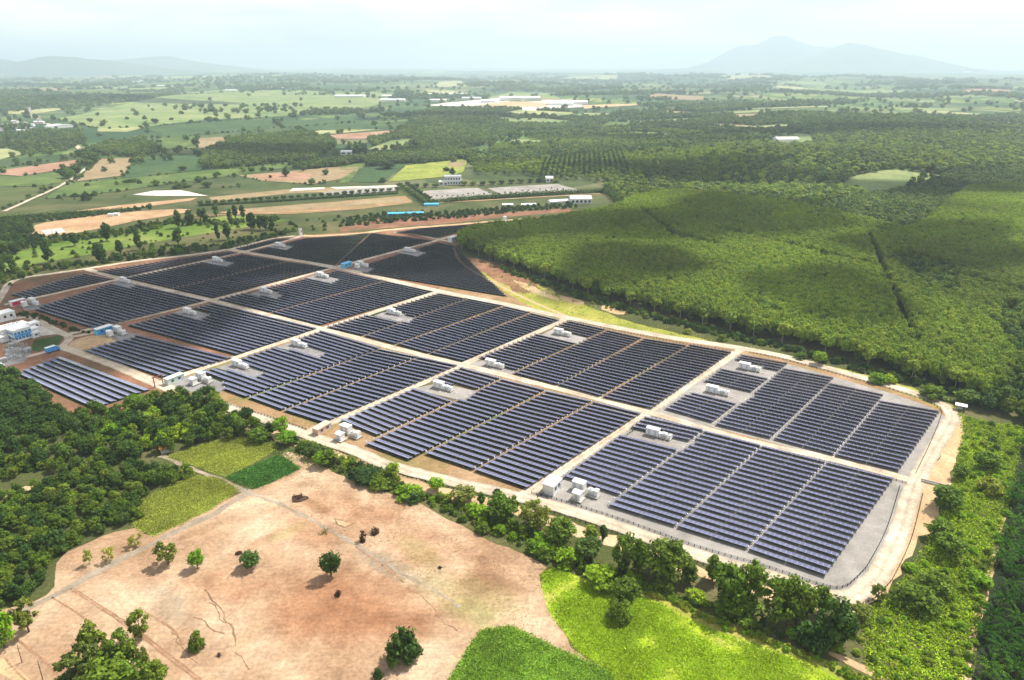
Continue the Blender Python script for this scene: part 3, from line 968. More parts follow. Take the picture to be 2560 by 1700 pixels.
def crown_mesh(name, mat, seed, w, h, z0, clumps=26, per=34, leaf=.55, clump_r=.34, shape='round', dense=.75, flat=1.0, out=.9):
    """crown of leaf clumps: w full width, h height, z0 underside"""
    rng = np.random.default_rng(seed)
    cs, rr = [], []
    while len(cs) < clumps:
        p = rng.uniform(-1, 1, 3)
        r = np.linalg.norm(p)
        if r > 1 or r < dense * rng.uniform(.3, 1): continue
        t = (p[2] + 1) / 2
        if shape == 'tall': k = (1 - abs(2 * t - .9) ** 2.4 * .62)
        elif shape == 'dome': k = 1.0 if t < .5 else 1.0; p[2] = -.9 + abs(p[2]) * 1.7
        elif shape == 'cone': k = 1.1 - .75 * t
        elif shape == 'umbrella': k = .5 + .6 * t
        else: k = 1.0
        cs.append((p[0] * k, p[1] * k, p[2]))
        rr.append(rng.uniform(.6, 1.25))
    cs = np.array(cs); rr = np.array(rr)
    Rx = w / 2 * (1 - clump_r * .55)
    cen = cs * np.array([Rx, Rx, h / 2 * (1 - clump_r * .4)])
    cr = rr * clump_r * w / 2
    d = rng.normal(size=(clumps, per, 3))
    d /= np.linalg.norm(d, axis=2, keepdims=True)
    rad = rng.uniform(.45, 1.05, (clumps, per, 1))
    pts = cen[:, None, :] + d * rad * cr[:, None, None] * np.array([1, 1, .8])
    nr = d * out + rng.normal(size=d.shape) * .45 + np.array([0, 0, .35 * flat])
    pts = pts.reshape(-1, 3)
    nr = nr.reshape(-1, 3)
    V, Q = leaf_quads(pts, nr, leaf, rng)
    V[:, 2] += z0 + h / 2
    V[:, 2] = np.maximum(V[:, 2], .05)
    return mesh_np(name, V, Q, None, mat)

def trunk_mesh(name, mat, seed, hgt_, r, crown_w, z_br, limbs=5, lean=.05):
    rg = random.Random(seed)
    mb = MB()
    lx, ly = rg.uniform(-lean, lean) * hgt_, rg.uniform(-lean, lean) * hgt_
    top = Vector((lx, ly, hgt_ * .8))
    mb.tube([(0, 0, -.1), (lx * .15, ly * .2, hgt_ * .25), (lx * .5, ly * .5, hgt_ * .5), top], [r * 1.35, r, r * .75, r * .25], 7)
    for i in range(limbs):
        a = 2 * math.pi * (i + rg.random() * .6) / limbs
        z = z_br + (hgt_ * .7 - z_br) * rg.random() * .6
        b = Vector((lx * z / hgt_, ly * z / hgt_, z))
        e = b + Vector((math.cos(a) * crown_w * .33, math.sin(a) * crown_w * .33, hgt_ * .22))
        mb.tube([b, b.lerp(e, .5) + Vector((0, 0, hgt_ * .03)), e], [r * .5, r * .33, r * .12], 5)
    return mb.mesh(name, mat, True)

# kinds of tree: unit plants about 10 m tall, scaled per plant
KIND = {}
def kind(key, nvar, mat, bark, w, h, z0, trunk_r, **kw):
    KIND[key] = [(crown_mesh('crown', M[mat], hash_(key) + i * 17, w, h, z0, **kw), trunk_mesh('trunk', M[bark], i + 3, z0 + h * .8, trunk_r, w, max(.6, z0 * .9))) for i in range(nvar)]
def hash_(s):
    return sum(ord(c) * (i + 7) for i, c in enumerate(s))
kind('round_dark', 3, 'leaf_dark', 'bark', 8.2, 8.9, 1.0, .28, clumps=34, per=60, leaf=.46, dense=.5, clump_r=.42)
kind('round_mid', 4, 'leaf_mid', 'bark', 8.4, 9.2, .7, .28, clumps=34, per=58, leaf=.46, dense=.55, clump_r=.40)
kind('round_bright', 3, 'leaf_bright', 'bark', 8.2, 8.4, 1.4, .26, clumps=32, per=56, leaf=.46, dense=.5, clump_r=.40)
kind('loose', 4, 'leaf_olive', 'bark', 7.8, 8.6, 1.3, .24, clumps=30, per=46, leaf=.44, clump_r=.30, dense=.6)
kind('loose_mid', 4, 'leaf_mid', 'bark', 8.2, 9.2, .8, .26, clumps=34, per=50, leaf=.43, clump_r=.31, dense=.6)
kind('pale_loose', 3, 'leaf_yellow', 'pale_bark', 7.4, 8.6, .8, .16, clumps=22, per=30, leaf=.38, clump_r=.28, dense=.7)
kind('tall', 4, 'leaf_dark', 'bark', 4.6, 9.6, .4, .22, clumps=34, per=44, leaf=.44, clump_r=.46, shape='tall', dense=.5)
kind('tall_mid', 3, 'leaf_mid', 'bark', 4.6, 9.2, .8, .22, clumps=34, per=44, leaf=.44, clump_r=.44, shape='tall', dense=.5)
kind('bush', 4, 'leaf_mid', 'bark', 10.0, 9.2, .1, .3, clumps=36, per=56, leaf=.55, shape='dome', dense=.5)
kind('bush_dark', 3, 'leaf_dark', 'bark', 10.0, 9.2, .1, .3, clumps=38, per=56, leaf=.55, shape='dome', dense=.5)
kind('bush_bright', 3, 'leaf_bright', 'bark', 10.0, 9.0, .1, .3, clumps=34, per=56, leaf=.55, shape='dome', dense=.5)
kind('bush_yellow', 3, 'leaf_yellow', 'bark', 10.0, 9.0, .1, .3, clumps=34, per=56, leaf=.55, shape='dome', dense=.5)
kind('avenue', 3, 'leaf_dark', 'bark', 9.0, 7.6, 1.8, .26, clumps=26, per=40, leaf=.55, dense=.5, clump_r=.42)

rt = random.Random(11)
tree_protos = {}
def tree(key, p, height, label, cat='tree', group=None, name=None, wscale=1.0, rz=None, var=None):
    """a tree thing > crown, trunk; height in metres"""
    v = KIND[key]
    i = rt.randrange(len(v)) if var is None else var
    s = height / 10.0
    o = thing(name or 'tree', label, cat, (p.x, p.y, float(hgt(p.x, p.y)) - .05), rt.uniform(0, 6.28) if rz is None else rz, group)
    o.scale = (s * wscale, s * wscale, s)
    c = link('crown', v[i][0], o)
    link('trunk', v[i][1], o)
    tree_protos.setdefault((key, i), c)
    return o

def tree_px(key, k, bx, by, top, w, label, **kw):
    """base pixel, top pixel y and crown width in pixels of view k"""
    p = P(k, bx, by)
    sc = 1.0843 if k == 0 else 1 / 2.6133
    hm = (by - top) * sc * vscale(p)
    # part of the seen height comes from the crown's depth, so a little less
    hm *= .88
    wm = w * sc * mpp(p)
    base_w = {'tall': 4.6, 'tall_mid': 4.6, 'bush': 10, 'bush_dark': 10, 'bush_bright': 10, 'bush_yellow': 10, 'avenue': 9.0}.get(key, 7.8)
    return tree(key, p, hm, label, wscale=wm / (hm / 10 * base_w), **kw)

# --- trees standing in the bare field
G = 'trees standing alone in the bare field'
tree_px('loose', 7, 1100, 812, 655, 128, 'ragged olive tree with gaps in its crown, leftmost of four in a row', group=G)
tree_px('round_bright', 7, 1292, 838, 715, 84, 'small bright green round tree, second in the row of four', group=G)
tree_px('round_dark', 7, 1640, 830, 728, 118, 'low wide dark tree near the brush heap, third in the row of four', group=G)
tree_px('round_dark', 7, 2165, 892, 712, 122, 'dark oval tree on a tall bare trunk in the red soil', group=G)
tree_px('loose', 7, 190, 1252, 1050, 118, 'thin grey-green tree by the left end of the wood', group=G)
tree_px('round_bright', 7, 30, 1355, 1140, 130, 'bright green tree cut off by the left edge of the photo', group=G)
tree_px('loose_mid', 7, 925, 1290, 1130, 112, 'open green tree with bare stem beside the wheel ruts', group=G)
tree_px('bush', 7, 1290, 1362, 1240, 92, 'compact dense green bush left of the gullies', cat='bush', name='bush', group=G)
tree_px('bush_dark', 8, 420, 1432, 1232, 215, 'large dark dense bush near the crop patch', cat='bush', name='bush', group=G)
tree_px('loose_mid', 8, 335, 1505, 1412, 46, 'slender sapling just below the large dark bush', cat='sapling', name='sapling', group=G)
tree_px('bush_dark', 8, 250, 1548, 1492, 62, 'small low dark bush below left of the sapling', cat='bush', name='bush', group=G)
tree_px('bush', 8, 1825, 1170, 1040, 150, 'single dark green bush in the bright meadow', cat='bush', name='bush')
G = 'pale saplings beside the farm track'
tree_px('pale_loose', 7, 885, 692, 605, 92, 'pale yellow-green shrub nearest the yellow field corner', cat='shrub', name='shrub', group=G)
tree_px('pale_loose', 7, 715, 792, 690, 82, 'middle of three pale yellow-green shrubs by the track', cat='shrub', name='shrub', group=G)
tree_px('pale_loose', 7, 590, 815, 705, 62, 'narrow pale shrub nearest the wood edge', cat='shrub', name='shrub', group=G)
G = 'clump of trees at the bottom left'
tree_px('loose_mid', 7, 660, 1490, 1230, 150, 'tall ragged tree, highest of the bottom left clump', group=G)
tree_px('loose_mid', 7, 815, 1520, 1280, 165, 'broad ragged tree in the middle of the bottom left clump', group=G)
tree_px('loose', 7, 945, 1520, 1350, 80, 'narrow tree on the right of the bottom left clump', group=G)
tree_px('loose', 7, 560, 1590, 1345, 230, 'wide yellow-tinged tree on the left of the bottom clump', group=G)
tree_px('round_mid', 7, 700, 1640, 1450, 240, 'low green tree at the front of the bottom left clump', group=G)
tree_px('loose_mid', 7, 890, 1650, 1470, 200, 'leafy tree cut by the bottom edge, right of centre in clump', group=G)
tree_px('round_mid', 7, 1030, 1630, 1455, 130, 'round tree at the right end of the bottom clump', group=G)
tree_px('bush', 7, 440, 1630, 1530, 140, 'low bush at the left end of the bottom clump', cat='bush', name='bush', group=G)
# bare saplings at the left edge
def bare_pole(k, bx, by, top, label):
    p = P(k, bx, by)
    h = (by - top) / 2.6133 * vscale(p)
    mb = MB()
    mb.tube([(0, 0, 0), (.1, .05, h * .5), (.25, .1, h)], [.12, .09, .05], 6)
    for i in range(7):
        a = i * 2.4
        z = h * (.55 + .06 * i)
        mb.tube([(.15, .05, z), (.15 + math.cos(a) * h * .12, math.sin(a) * h * .12, z + h * .09)], [.05, .015], 4)
    tag(mb.build('bare_sapling', M['bark'], None, p), label, 'sapling', 'bare saplings at the bottom left corner')
bare_pole(7, 145, 1455, 1365, 'leafless sapling with twiggy top near the pale track')
bare_pole(7, 280, 1565, 1470, 'leafless leaning sapling left of the bottom tree clump')

# --- brush heaps, withered shrubs, rocks
def heap(k, x, y, w, h, label, cat, mat, name, n=260, leaf=.35):
    p = P(k, x, y)
    W = w / 2.6133 * mpp(p) * .85; Hh = h / 2.6133 * vscale(p)
    me = crown_mesh(name, M[mat], int(x + y), W * (.7 if name == 'brush_heap' else 1), Hh * 1.7, -Hh * .75, clumps=14, per=n // 14, leaf=leaf, clump_r=.62, dense=.0)
    if name != 'brush_heap':
        return tag(link(name, me, None, p), label, cat)
    core = MB()
    nr_, ns_ = 4, 12
    for a in range(nr_):
        for b_ in range(ns_):
            def pt(i_, j_):
                t_ = i_ / nr_ * math.pi / 2
                k_ = 1 + .18 * math.sin(3 * j_ * 6.283 / ns_ + x) + .1 * math.sin(5 * j_ * 6.283 / ns_)
                return (W * .5 * k_ * math.cos(t_) * math.cos(j_ * 6.283 / ns_), W * .36 * k_ * math.cos(t_) * math.sin(j_ * 6.283 / ns_), Hh * .38 * math.sin(t_))
            core.quad(pt(a, b_), pt(a, b_ + 1), pt(a + 1, b_ + 1), pt(a + 1, b_))
    n0 = len(me.vertices)
    vv = np.empty(n0 * 3, np.float32); me.vertices.foreach_get('co', vv)
    allv = np.concatenate([vv.reshape(-1, 3), np.array(core.v, np.float32)])
    qs = np.concatenate([np.arange(n0).reshape(-1, 4), np.array(core.f) + n0])
    me = mesh_np(name, allv, qs, None, M[mat])
    tag(link(name, me, None, p), label, cat)
heap(7, 1955, 385, 120, 34, 'dark burnt brush heap above the clay pit', 'brush heap', 'leaf_burnt', 'brush_heap')
heap(7, 1560, 742, 52, 24, 'small dark brush heap behind the low wide tree', 'brush heap', 'leaf_burnt', 'brush_heap', 160, .28)
heap(7, 2210, 1015, 66, 30, 'heap of stones and roots on red soil below the oval tree', 'brush heap', 'leaf_burnt', 'root_heap', 200, .3)
heap(7, 1432, 1408, 34, 20, 'tiny dark stump heap near the gullies', 'brush heap', 'leaf_burnt', 'stump_heap', 100, .22)
heap(7, 2120, 603, 90, 22, 'grey heap of cut twigs beside the farm track', 'brush heap', 'stubble', 'twig_heap', 200, .26)
heap(8, 655, 835, 30, 22, 'small dark withered tuft right of the farm track', 'withered shrub', 'leaf_burnt', 'withered_shrub', 100, .25)
tree_b = [('withered_shrub', 150, 655, 62, 95, 'larger withered brown shrub by the clay pit'), ('withered_shrub', 232, 610, 70, 50, 'smaller withered brown shrub right of its larger neighbour')]
for nm, x, y, w, h, lab in tree_b:
    heap(8, x, y, w, h, lab, 'withered shrub', 'leaf_burnt', nm, 420, .35)

# --- hedge of trees along the front road
rg9 = random.Random(3)
G = 'trees in the hedge along the front road'
HEDGE = [('round_bright', 4, 1838, 1405, 1258, 90, 'yellow-green tree at the left end of the roadside hedge'),
    ('round_bright', 4, 1880, 1460, 1365, 110, 'bright rounded tree, second in the hedge from the left'),
    ('round_mid', 4, 1700, 1440, 1350, 120, 'mid green tree where the wood meets the roadside hedge'),
    ('bush_dark', 4, 1990, 1490, 1440, 130, 'low dark bush beside the road junction by the pink hut'),
    ('round_dark', 4, 2060, 1545, 1455, 110, 'dark tree opposite the pink electrical hut'),
    ('tall_mid', 4, 2150, 1600, 1480, 100, 'paired slim tree at the top tip of the bare field'),
    ('round_bright', 4, 2100, 1605, 1500, 90, 'bright narrow tree at the top tip of the bare field'),
    ('tall_mid', 8, 75, 150, 90, 60, 'small slim tree by the road above the field tip'),
    ('round_bright', 8, 347, 250, 122, 80, 'upright light green tree standing out above the dark hedge'),
    ('bush_dark', 8, 170, 250, 160, 250, 'long dark bush at the start of the hedge'),
    ('bush', 8, 270, 300, 215, 180, 'green bush below the upright light green tree'),
    ('round_bright', 8, 635, 330, 222, 92, 'light green tree near the tapered end of the hedge'),
    ('bush_bright', 8, 450, 365, 280, 190, 'bright broad bush at the field edge'),
    ('bush_dark', 8, 470, 385, 310, 150, 'dark bush overhanging the bare field'),
    ('loose', 8, 800, 400, 300, 170, 'olive shrubby tree between two light green trees'),
    ('tall_mid', 8, 925, 430, 318, 48, 'thin upright tree near the block corner'),
    ('tall', 8, 1028, 400, 300, 60, 'slim dark tree beside the road junction'),
    ('round_mid', 8, 1065, 525, 345, 170, 'large round tree left of the road junction'),
    ('loose_mid', 8, 1135, 480, 340, 60, 'narrow tree behind the large round tree'),
    ('loose', 8, 1270, 565, 368, 195, 'tallest olive round tree facing the white trio'),
    ('round_mid', 8, 1440, 665, 488, 170, 'full green tree right of the tallest olive tree'),
    ('tall_mid', 8, 1635, 690, 530, 92, 'upright bushy tree before the twin slim trees'),
    ('tall', 8, 1718, 660, 530, 54, 'slim dark cypress-shaped tree by the road'),
    ('round_dark', 8, 1615, 780, 620, 160, 'dark rounded tree in front of the upright bushy tree'),
    ('loose_mid', 8, 1850, 850, 600, 150, 'tall open tree above the meadow top'),
    ('round_mid', 8, 1950, 860, 640, 120, 'rounded tree right of the tall open tree'),
    ('round_mid', 8, 2125, 890, 635, 235, 'broad full tree hiding the road edge'),
    ('tall', 9, 165, 935, 792, 88, 'slim dark tree right of the broad full tree'),
    ('tall_mid', 9, 315, 915, 735, 96, 'upright green tree beside the gravel edge'),
    ('round_mid', 9, 420, 1100, 800, 190, 'big tree left half of the high double tree'),
    ('loose_mid', 9, 550, 1090, 785, 170, 'big tree right half of the high double tree'),
    ('loose_mid', 9, 740, 1200, 905, 200, 'big dark tree left of the road bend'),
    ('round_mid', 9, 860, 1190, 905, 160, 'middle tree of the dark trio at the road bend'),
    ('tall_mid', 9, 930, 1160, 950, 90, 'slim tree in the dark trio at the road bend'),
    ('round_mid', 9, 1015, 1130, 950, 110, 'rounded tree touching the road bend'),
    ('round_dark', 9, 1110, 1330, 1040, 190, 'dark heavy tree below the road bend'),
    ('loose', 9, 1285, 1160, 1070, 120, 'pale olive tree on the sandy corner'),
    ('loose', 9, 1395, 1045, 940, 78, 'thin small tree on the sandy verge outside the bend'),
    ('bush', 9, 480, 1130, 1000, 300, 'wide bush under the high double tree'),
    ('bush_dark', 9, 970, 1330, 1150, 220, 'dark bush under the trio of trees'),
    ('bush_bright', 9, 200, 1040, 960, 150, 'low bright bush by the yellow bank'),
    ('bush_bright', 8, 1320, 700, 620, 220, 'bright leafy bush where the bare field ends'),
    ('bush_bright', 8, 1700, 930, 800, 240, 'bright bush at the top of the meadow'),
    ('bush', 8, 1850, 1000, 880, 230, 'green bush above the meadow bush'),
    ('bush', 8, 2100, 970, 890, 140, 'low bush between meadow and yellow bank'),
    ('bush_bright', 8, 1480, 800, 690, 180, 'bright bush left of the meadow top'),
    ('bush_bright', 8, 900, 480, 400, 170, 'bright bush in the middle of the hedge')]
for a in HEDGE:
    isb = a[0].startswith('bush')
    a = a[:4] + (a[3] - (a[3] - a[4]) * .93,) + (a[5] * (1.0 if isb else 1.1),) + a[6:]
    tree_px(*a, group=G, cat='bush' if isb else 'tree', name='bush' if isb else 'tree')

# --- trees in the green thicket at the right
G = 'trees in the thicket on the right'
for a in [('round_mid', 9, 1840, 440, 300, 170, 'rounded tree beside the culvert on the right verge'), ('round_mid', 9, 1930, 250, 165, 84, 'small dark tree above the culvert'),
    ('bush_yellow', 9, 2120, 345, 225, 130, 'glowing yellow-green bush in the right thicket'), ('round_mid', 9, 1780, 640, 520, 130, 'rounded tree at the edge of the sandy verge'),
    ('round_mid', 9, 2110, 190, 80, 120, 'tree near the plantation corner on the right'), ('bush_bright', 9, 1610, 850, 800, 80, 'bright shrub on the sandy verge'),
    ('bush', 9, 1650, 1080, 930, 260, 'large bush in the thicket beside the road bend'), ('bush_bright', 9, 2050, 960, 860, 160, 'light green bush beside the dirt lane'),
    ('round_mid', 9, 1850, 760, 620, 150, 'mid green tree halfway down the thicket'), ('round_mid', 9, 1760, 1010, 880, 170, 'rounded tree low in the thicket'),
    ('round_bright', 6, 1010, 940, 850, 80, 'light green tree against the plantation edge'), ('bush_bright', 6, 1390, 1060, 980, 110, 'left of two bright bushes by the road'),
    ('bush_bright', 6, 1470, 1060, 990, 90, 'right of two bright bushes by the road'), ('bush', 6, 1760, 1160, 1070, 150, 'bush on the plantation edge near the white shelter'),
    ('round_mid', 6, 1970, 1200, 1110, 130, 'tree just behind the white shelter'), ('bush', 6, 380, 785, 730, 70, 'lone bush on the yellow verge near the road fork'),
    ('bush_yellow', 6, 155, 740, 690, 60, 'olive bush on the yellow verge, left of the lone bush'), ('bush', 6, 890, 900, 850, 90, 'bush at the foot of the plantation edge')]:
    isb = a[0].startswith('bush')
    tree_px(*a, group=G, cat='bush' if isb else 'tree', name='bush' if isb else 'tree')

# --- tall dark trees in the strip beyond the farm
G = 'tall dark trees beyond the farm road'
TALL = [(1, 1165, 1490, 1390, 60), (1, 1245, 1470, 1380, 70), (1, 1312, 1430, 1365, 50), (1, 1345, 1450, 1372, 60), (1, 1415, 1415, 1345, 50), (1, 1515, 1480, 1380, 50), (1, 1540, 1430, 1345, 40), (1, 1592, 1430, 1350, 50),
    (1, 1655, 1500, 1405, 65), (1, 1735, 1505, 1410, 80), (1, 1780, 1500, 1425, 55), (1, 715, 1545, 1480, 60), (4, 1165, 160, 68, 60), (4, 1430, 135, 38, 44), (4, 1490, 130, 38, 60), (4, 915, 195, 105, 62), (4, 790, 230, 140, 50),
    (4, 645, 275, 165, 60), (4, 682, 275, 170, 50), (4, 320, 285, 160, 70), (4, 95, 352, 255, 50), (4, 20, 250, 160, 80), (4, 10, 350, 260, 70), (4, 490, 170, 100, 60), (4, 700, 140, 40, 70), (4, 1640, 60, -30, 60), (4, 1700, 65, -20, 60), (4, 920, 60, 10, 40)]
for i, (k, bx, by, top, w) in enumerate(sorted(TALL, key=lambda a: sp(a[0], a[1], 0)[0])):
    tree_px('tall', k, bx, by, by - (by - top) * 1.3, w * .78, 'tall dark upright tree in the grass strip, %s from the left' % ORD[i + 1], group=G)

# --- avenue of round trees
G = 'round trees in the avenue beyond the farm'
AV = [(1, 1310 + i * 49.5, 1338 - i * 3.3) for i in range(21)] + [(2, 30 + i * 49, 1272 - i * 3.6) for i in range(8)]
AV = [(k, x, y) for k, x, y in AV if sp(k, x, y)[0] < 895 or k == 2]
for i, (k, x, y) in enumerate(AV):
    tree_px('avenue', k, x, y, y - 30, 40, 'low round avenue tree, %s from the left along the straight road' % ORD[i + 1], group=G)
G = 'trees on the diagonal lane by the grey yards'
for i in range(10):
    tree_px('avenue', 2, 390 + i * 18, 1222 + i * 12.5, 1222 + i * 12.5 - 36, 48, 'bushy tree on the diagonal lane, %s from its far end' % ORD[i + 1], group=G)
for i in range(9):
    tree_px('avenue', 2, 440 + i * 18, 1212 + i * 12, 1212 + i * 12 - 32, 40, 'small tree on the yard side of the diagonal lane, %s from its far end' % ORD[i + 1], group=G)
G = 'trees along the far side of the grey yards'
for i in range(14):
    x = 500 + i * 62
    if 660 < x < 800: continue
    y = 1228 - i * 3 + rg9.uniform(-3, 3)
    tree_px('avenue', 2, x, y, y - 30 - rg9.uniform(0, 8), 52, 'round tree behind the grey yards, %s from the left' % ORD[i + 1], group=G)

# --- single trees in the fields beyond
G = 'trees scattered over the fields beyond'
FAR = [('round_dark', 1, 1870, 1155, 1085, 46), ('round_dark', 1, 2130, 1145, 1098, 44), ('round_dark', 1, 1300, 1190, 1150, 55), ('round_dark', 1, 1355, 1225, 1180, 60), ('bush_dark', 1, 1190, 1225, 1190, 110), ('round_dark', 1, 1195, 1115, 1078, 50),
    ('round_dark', 1, 1275, 948, 898, 40), ('round_dark', 1, 1645, 1125, 1088, 40), ('round_dark', 1, 1720, 1115, 1088, 44), ('round_dark', 1, 1775, 1115, 1090, 34), ('bush_dark', 1, 1420, 1145, 1118, 50), ('tall', 1, 1530, 1160, 1128, 26),
    ('bush_dark', 1, 860, 1190, 1165, 100), ('bush_dark', 1, 490, 1285, 1258, 50), ('bush_dark', 1, 550, 1285, 1262, 46), ('bush_dark', 1, 612, 1280, 1256, 36), ('bush_dark', 1, 570, 1215, 1192, 28), ('tall', 1, 1768, 1165, 1140, 20),
    ('round_dark', 1, 600, 1070, 985, 90), ('round_dark', 1, 565, 1040, 975, 90), ('bush_dark', 1, 520, 1020, 980, 70), ('round_dark', 1, 445, 1165, 1100, 80), ('round_dark', 1, 490, 1140, 1072, 70), ('bush_dark', 1, 400, 1130, 1100, 50),
    ('round_dark', 2, 305, 1105, 1042, 110), ('round_dark', 2, 735, 1145, 1090, 44), ('round_dark', 2, 695, 1120, 1085, 44), ('bush_dark', 2, 850, 1062, 1028, 50), ('round_dark', 2, 485, 970, 908, 44), ('bush_dark', 2, 130, 1008, 955, 100),
    ('round_dark', 2, 720, 968, 920, 50), ('bush_dark', 2, 660, 968, 935, 90), ('bush_dark', 2, 280, 1190, 1150, 60), ('bush', 2, 1400, 1190, 1155, 60), ('bush_dark', 2, 1310, 1180, 1145, 60),
    ('round_dark', 1, 185, 770, 715, 26), ('round_dark', 1, 1015, 808, 770, 44), ('round_dark', 1, 590, 800, 770, 32), ('bush_dark', 1, 945, 780, 752, 30), ('bush_dark', 1, 1185, 745, 720, 34), ('bush_dark', 1, 1380, 730, 705, 40),
    ('bush_dark', 1, 1410, 790, 765, 40), ('bush_dark', 1, 1350, 785, 765, 34), ('bush_dark', 1, 1120, 785, 765, 26), ('bush_dark', 1, 1790, 720, 690, 50), ('bush_dark', 1, 1920, 765, 735, 60), ('bush_dark', 1, 830, 780, 760, 24)]
for i, (key, k, bx, by, top, w) in enumerate(FAR):
    sx, sy = sp(k, bx, by)
    where = 'far left' if sx < 300 else 'left' if sx < 560 else 'centre left' if sx < 850 else 'centre'
    kindw = {'round_dark': 'dark round tree', 'bush_dark': 'low dark bush', 'tall': 'slim dark tree', 'bush': 'green bush'}[key]
    tree_px(key, k, bx, by, top, w, '', group=G, cat='bush' if 'bush' in key else 'tree', name='bush' if 'bush' in key else 'tree')['label'] = '%s in the %s fields, %s up from the avenue' % (kindw, where, ORD[1 + sum(1 for f in FAR if sp(f[1], 0, f[3])[1] > sy + .01 and f[0] == key)])

# ------------------------------------------------------------------ masses of plants nobody could count
def gn_scatter(name, pts, scl, protos, label, cat, seed=0, tilt=.06, extra=None):
    """ONE object: plants instanced on points"""
    rng = np.random.default_rng(seed)
    n = len(pts)
    me = bpy.data.meshes.new(name)
    me.vertices.add(n)
    me.vertices.foreach_set('co', np.asarray(pts, np.float32).ravel())
    a = me.attributes.new('scl', 'FLOAT_VECTOR', 'POINT')
    a.data.foreach_set('vector', np.asarray(scl, np.float32).ravel())
    a = me.attributes.new('rot', 'FLOAT_VECTOR', 'POINT')
    r = np.stack([rng.normal(0, tilt, n), rng.normal(0, tilt, n), rng.uniform(0, 6.28, n)], 1)
    a.data.foreach_set('vector', r.astype(np.float32).ravel())
    a = me.attributes.new('pick', 'INT', 'POINT')
    a.data.foreach_set('value', rng.integers(0, len(protos), n).astype(np.int32))
    me.update()
    o = link(name, me)
    ng = bpy.data.node_groups.new(name, 'GeometryNodeTree')
    ng.interface.new_socket('Geometry', in_out='INPUT', socket_type='NodeSocketGeometry')
    ng.interface.new_socket('Geometry', in_out='OUTPUT', socket_type='NodeSocketGeometry')
    N, L = ng.nodes, ng.links
    gi, go = N.new('NodeGroupInput'), N.new('NodeGroupOutput')
    iop = N.new('GeometryNodeInstanceOnPoints')
    j = N.new('GeometryNodeJoinGeometry')
    for p in protos:
        oi = N.new('GeometryNodeObjectInfo')
        oi.transform_space = 'ORIGINAL'
        oi.inputs['Object'].default_value = p
        oi.inputs['As Instance'].default_value = True
        L.new(oi.outputs['Geometry'], j.inputs[0])
    def attr(nm, t):
        x = N.new('GeometryNodeInputNamedAttribute')
        x.data_type = t
        x.inputs['Name'].default_value = nm
        return x.outputs['Attribute']
    L.new(gi.outputs[0], iop.inputs['Points'])
    L.new(j.outputs[0], iop.inputs['Instance'])
    iop.inputs['Pick Instance'].default_value = True
    L.new(attr('pick', 'INT'), iop.inputs['Instance Index'])
    L.new(attr('rot', 'FLOAT_VECTOR'), iop.inputs['Rotation'])
    L.new(attr('scl', 'FLOAT_VECTOR'), iop.inputs['Scale'])
    L.new(iop.outputs[0], go.inputs[0])
    md = o.modifiers.new('scatter', 'NODES')
    md.node_group = ng
    tag(o, label, cat, None, 'stuff')
    return o

def fill(poly, spacing, seed, jit=.42, holes=(), grid_rot=0.0, spacing_far=None):
    """jittered grid of points inside a ground polygon; spacing may grow with distance"""
    rng = np.random.default_rng(seed)
    a = np.array([(p.x, p.y) for p in poly])
    x0, y0 = a.min(0)
    x1, y1 = a.max(0)
    if spacing_far:
        X, Y = [], []
        y = y0
        while y < y1:
            s = max(spacing, math.hypot(y, 0) * spacing_far)
            xx = np.arange(x0, x1 + s, s)
            X.append(xx + rng.uniform(-jit, jit, len(xx)) * s)
            Y.append(np.full(len(xx), y) + rng.uniform(-jit, jit, len(xx)) * s)
            y += s
        X, Y = np.concatenate(X), np.concatenate(Y)
        S_ = np.maximum(spacing, Y * spacing_far)
    else:
        X, Y = np.meshgrid(np.arange(x0, x1 + spacing, spacing), np.arange(y0, y1 + spacing, spacing))
        X, Y = X.ravel() + rng.uniform(-jit, jit, X.size) * spacing, Y.ravel() + rng.uniform(-jit, jit, Y.size) * spacing
        S_ = np.full(X.size, spacing)
    ok = inside_many(poly, X, Y)
    for h_ in holes: ok &= ~inside_many(h_, X, Y)
    return X[ok], Y[ok], S_[ok]

def protos(key):
    out = []
    for i in range(len(KIND[key])):
        if (key, i) not in tree_protos: continue
        out.append(tree_protos[(key, i)])
    return out

# --- plantation trees: the ones at the edge stand alone, the mass behind them is one object per wood
kind('forest', 5, 'leaf_forest', 'pale_bark', 7.6, 5.4, 4.8, .2, clumps=24, per=34, leaf=.56, clump_r=.40, dense=.5, flat=2.4)
kind('wood', 4, 'leaf_far', 'bark', 9.0, 9.2, .6, .3, clumps=18, per=24, leaf=.9, clump_r=.44, dense=.5)
edge_line = PL(0, 1062,578, 1105,590, 1155,613, 1255,645, 1355,681, 1455,709, 1565,737, 1680,764, 1800,791, 1900,818, 2000,847, 2100,873, 2200,900)
ed = densify(edge_line, 13, .8, False)
for i, p in enumerate(ed):
    tree('forest', p, rt.uniform(10.5, 13), 'plantation tree with pale trunk along the front edge of the big forest', group='trees along the plantation edge', name='plantation_tree', var=i % 5)
for i, (k, x, y, h_) in enumerate([(0, 560, 398, 11), (0, 700, 395, 11), (0, 1010, 372, 11), (0, 330, 366, 12)]):
    tree('wood', P(k, x, y), h_, 'dark tree at the front edge of the %s wood' % ['wide dark', 'wide dark right', 'long narrow', 'far left'][i], name='tree', var=i, group='trees at the edge of the woods beyond')

KEEP = []
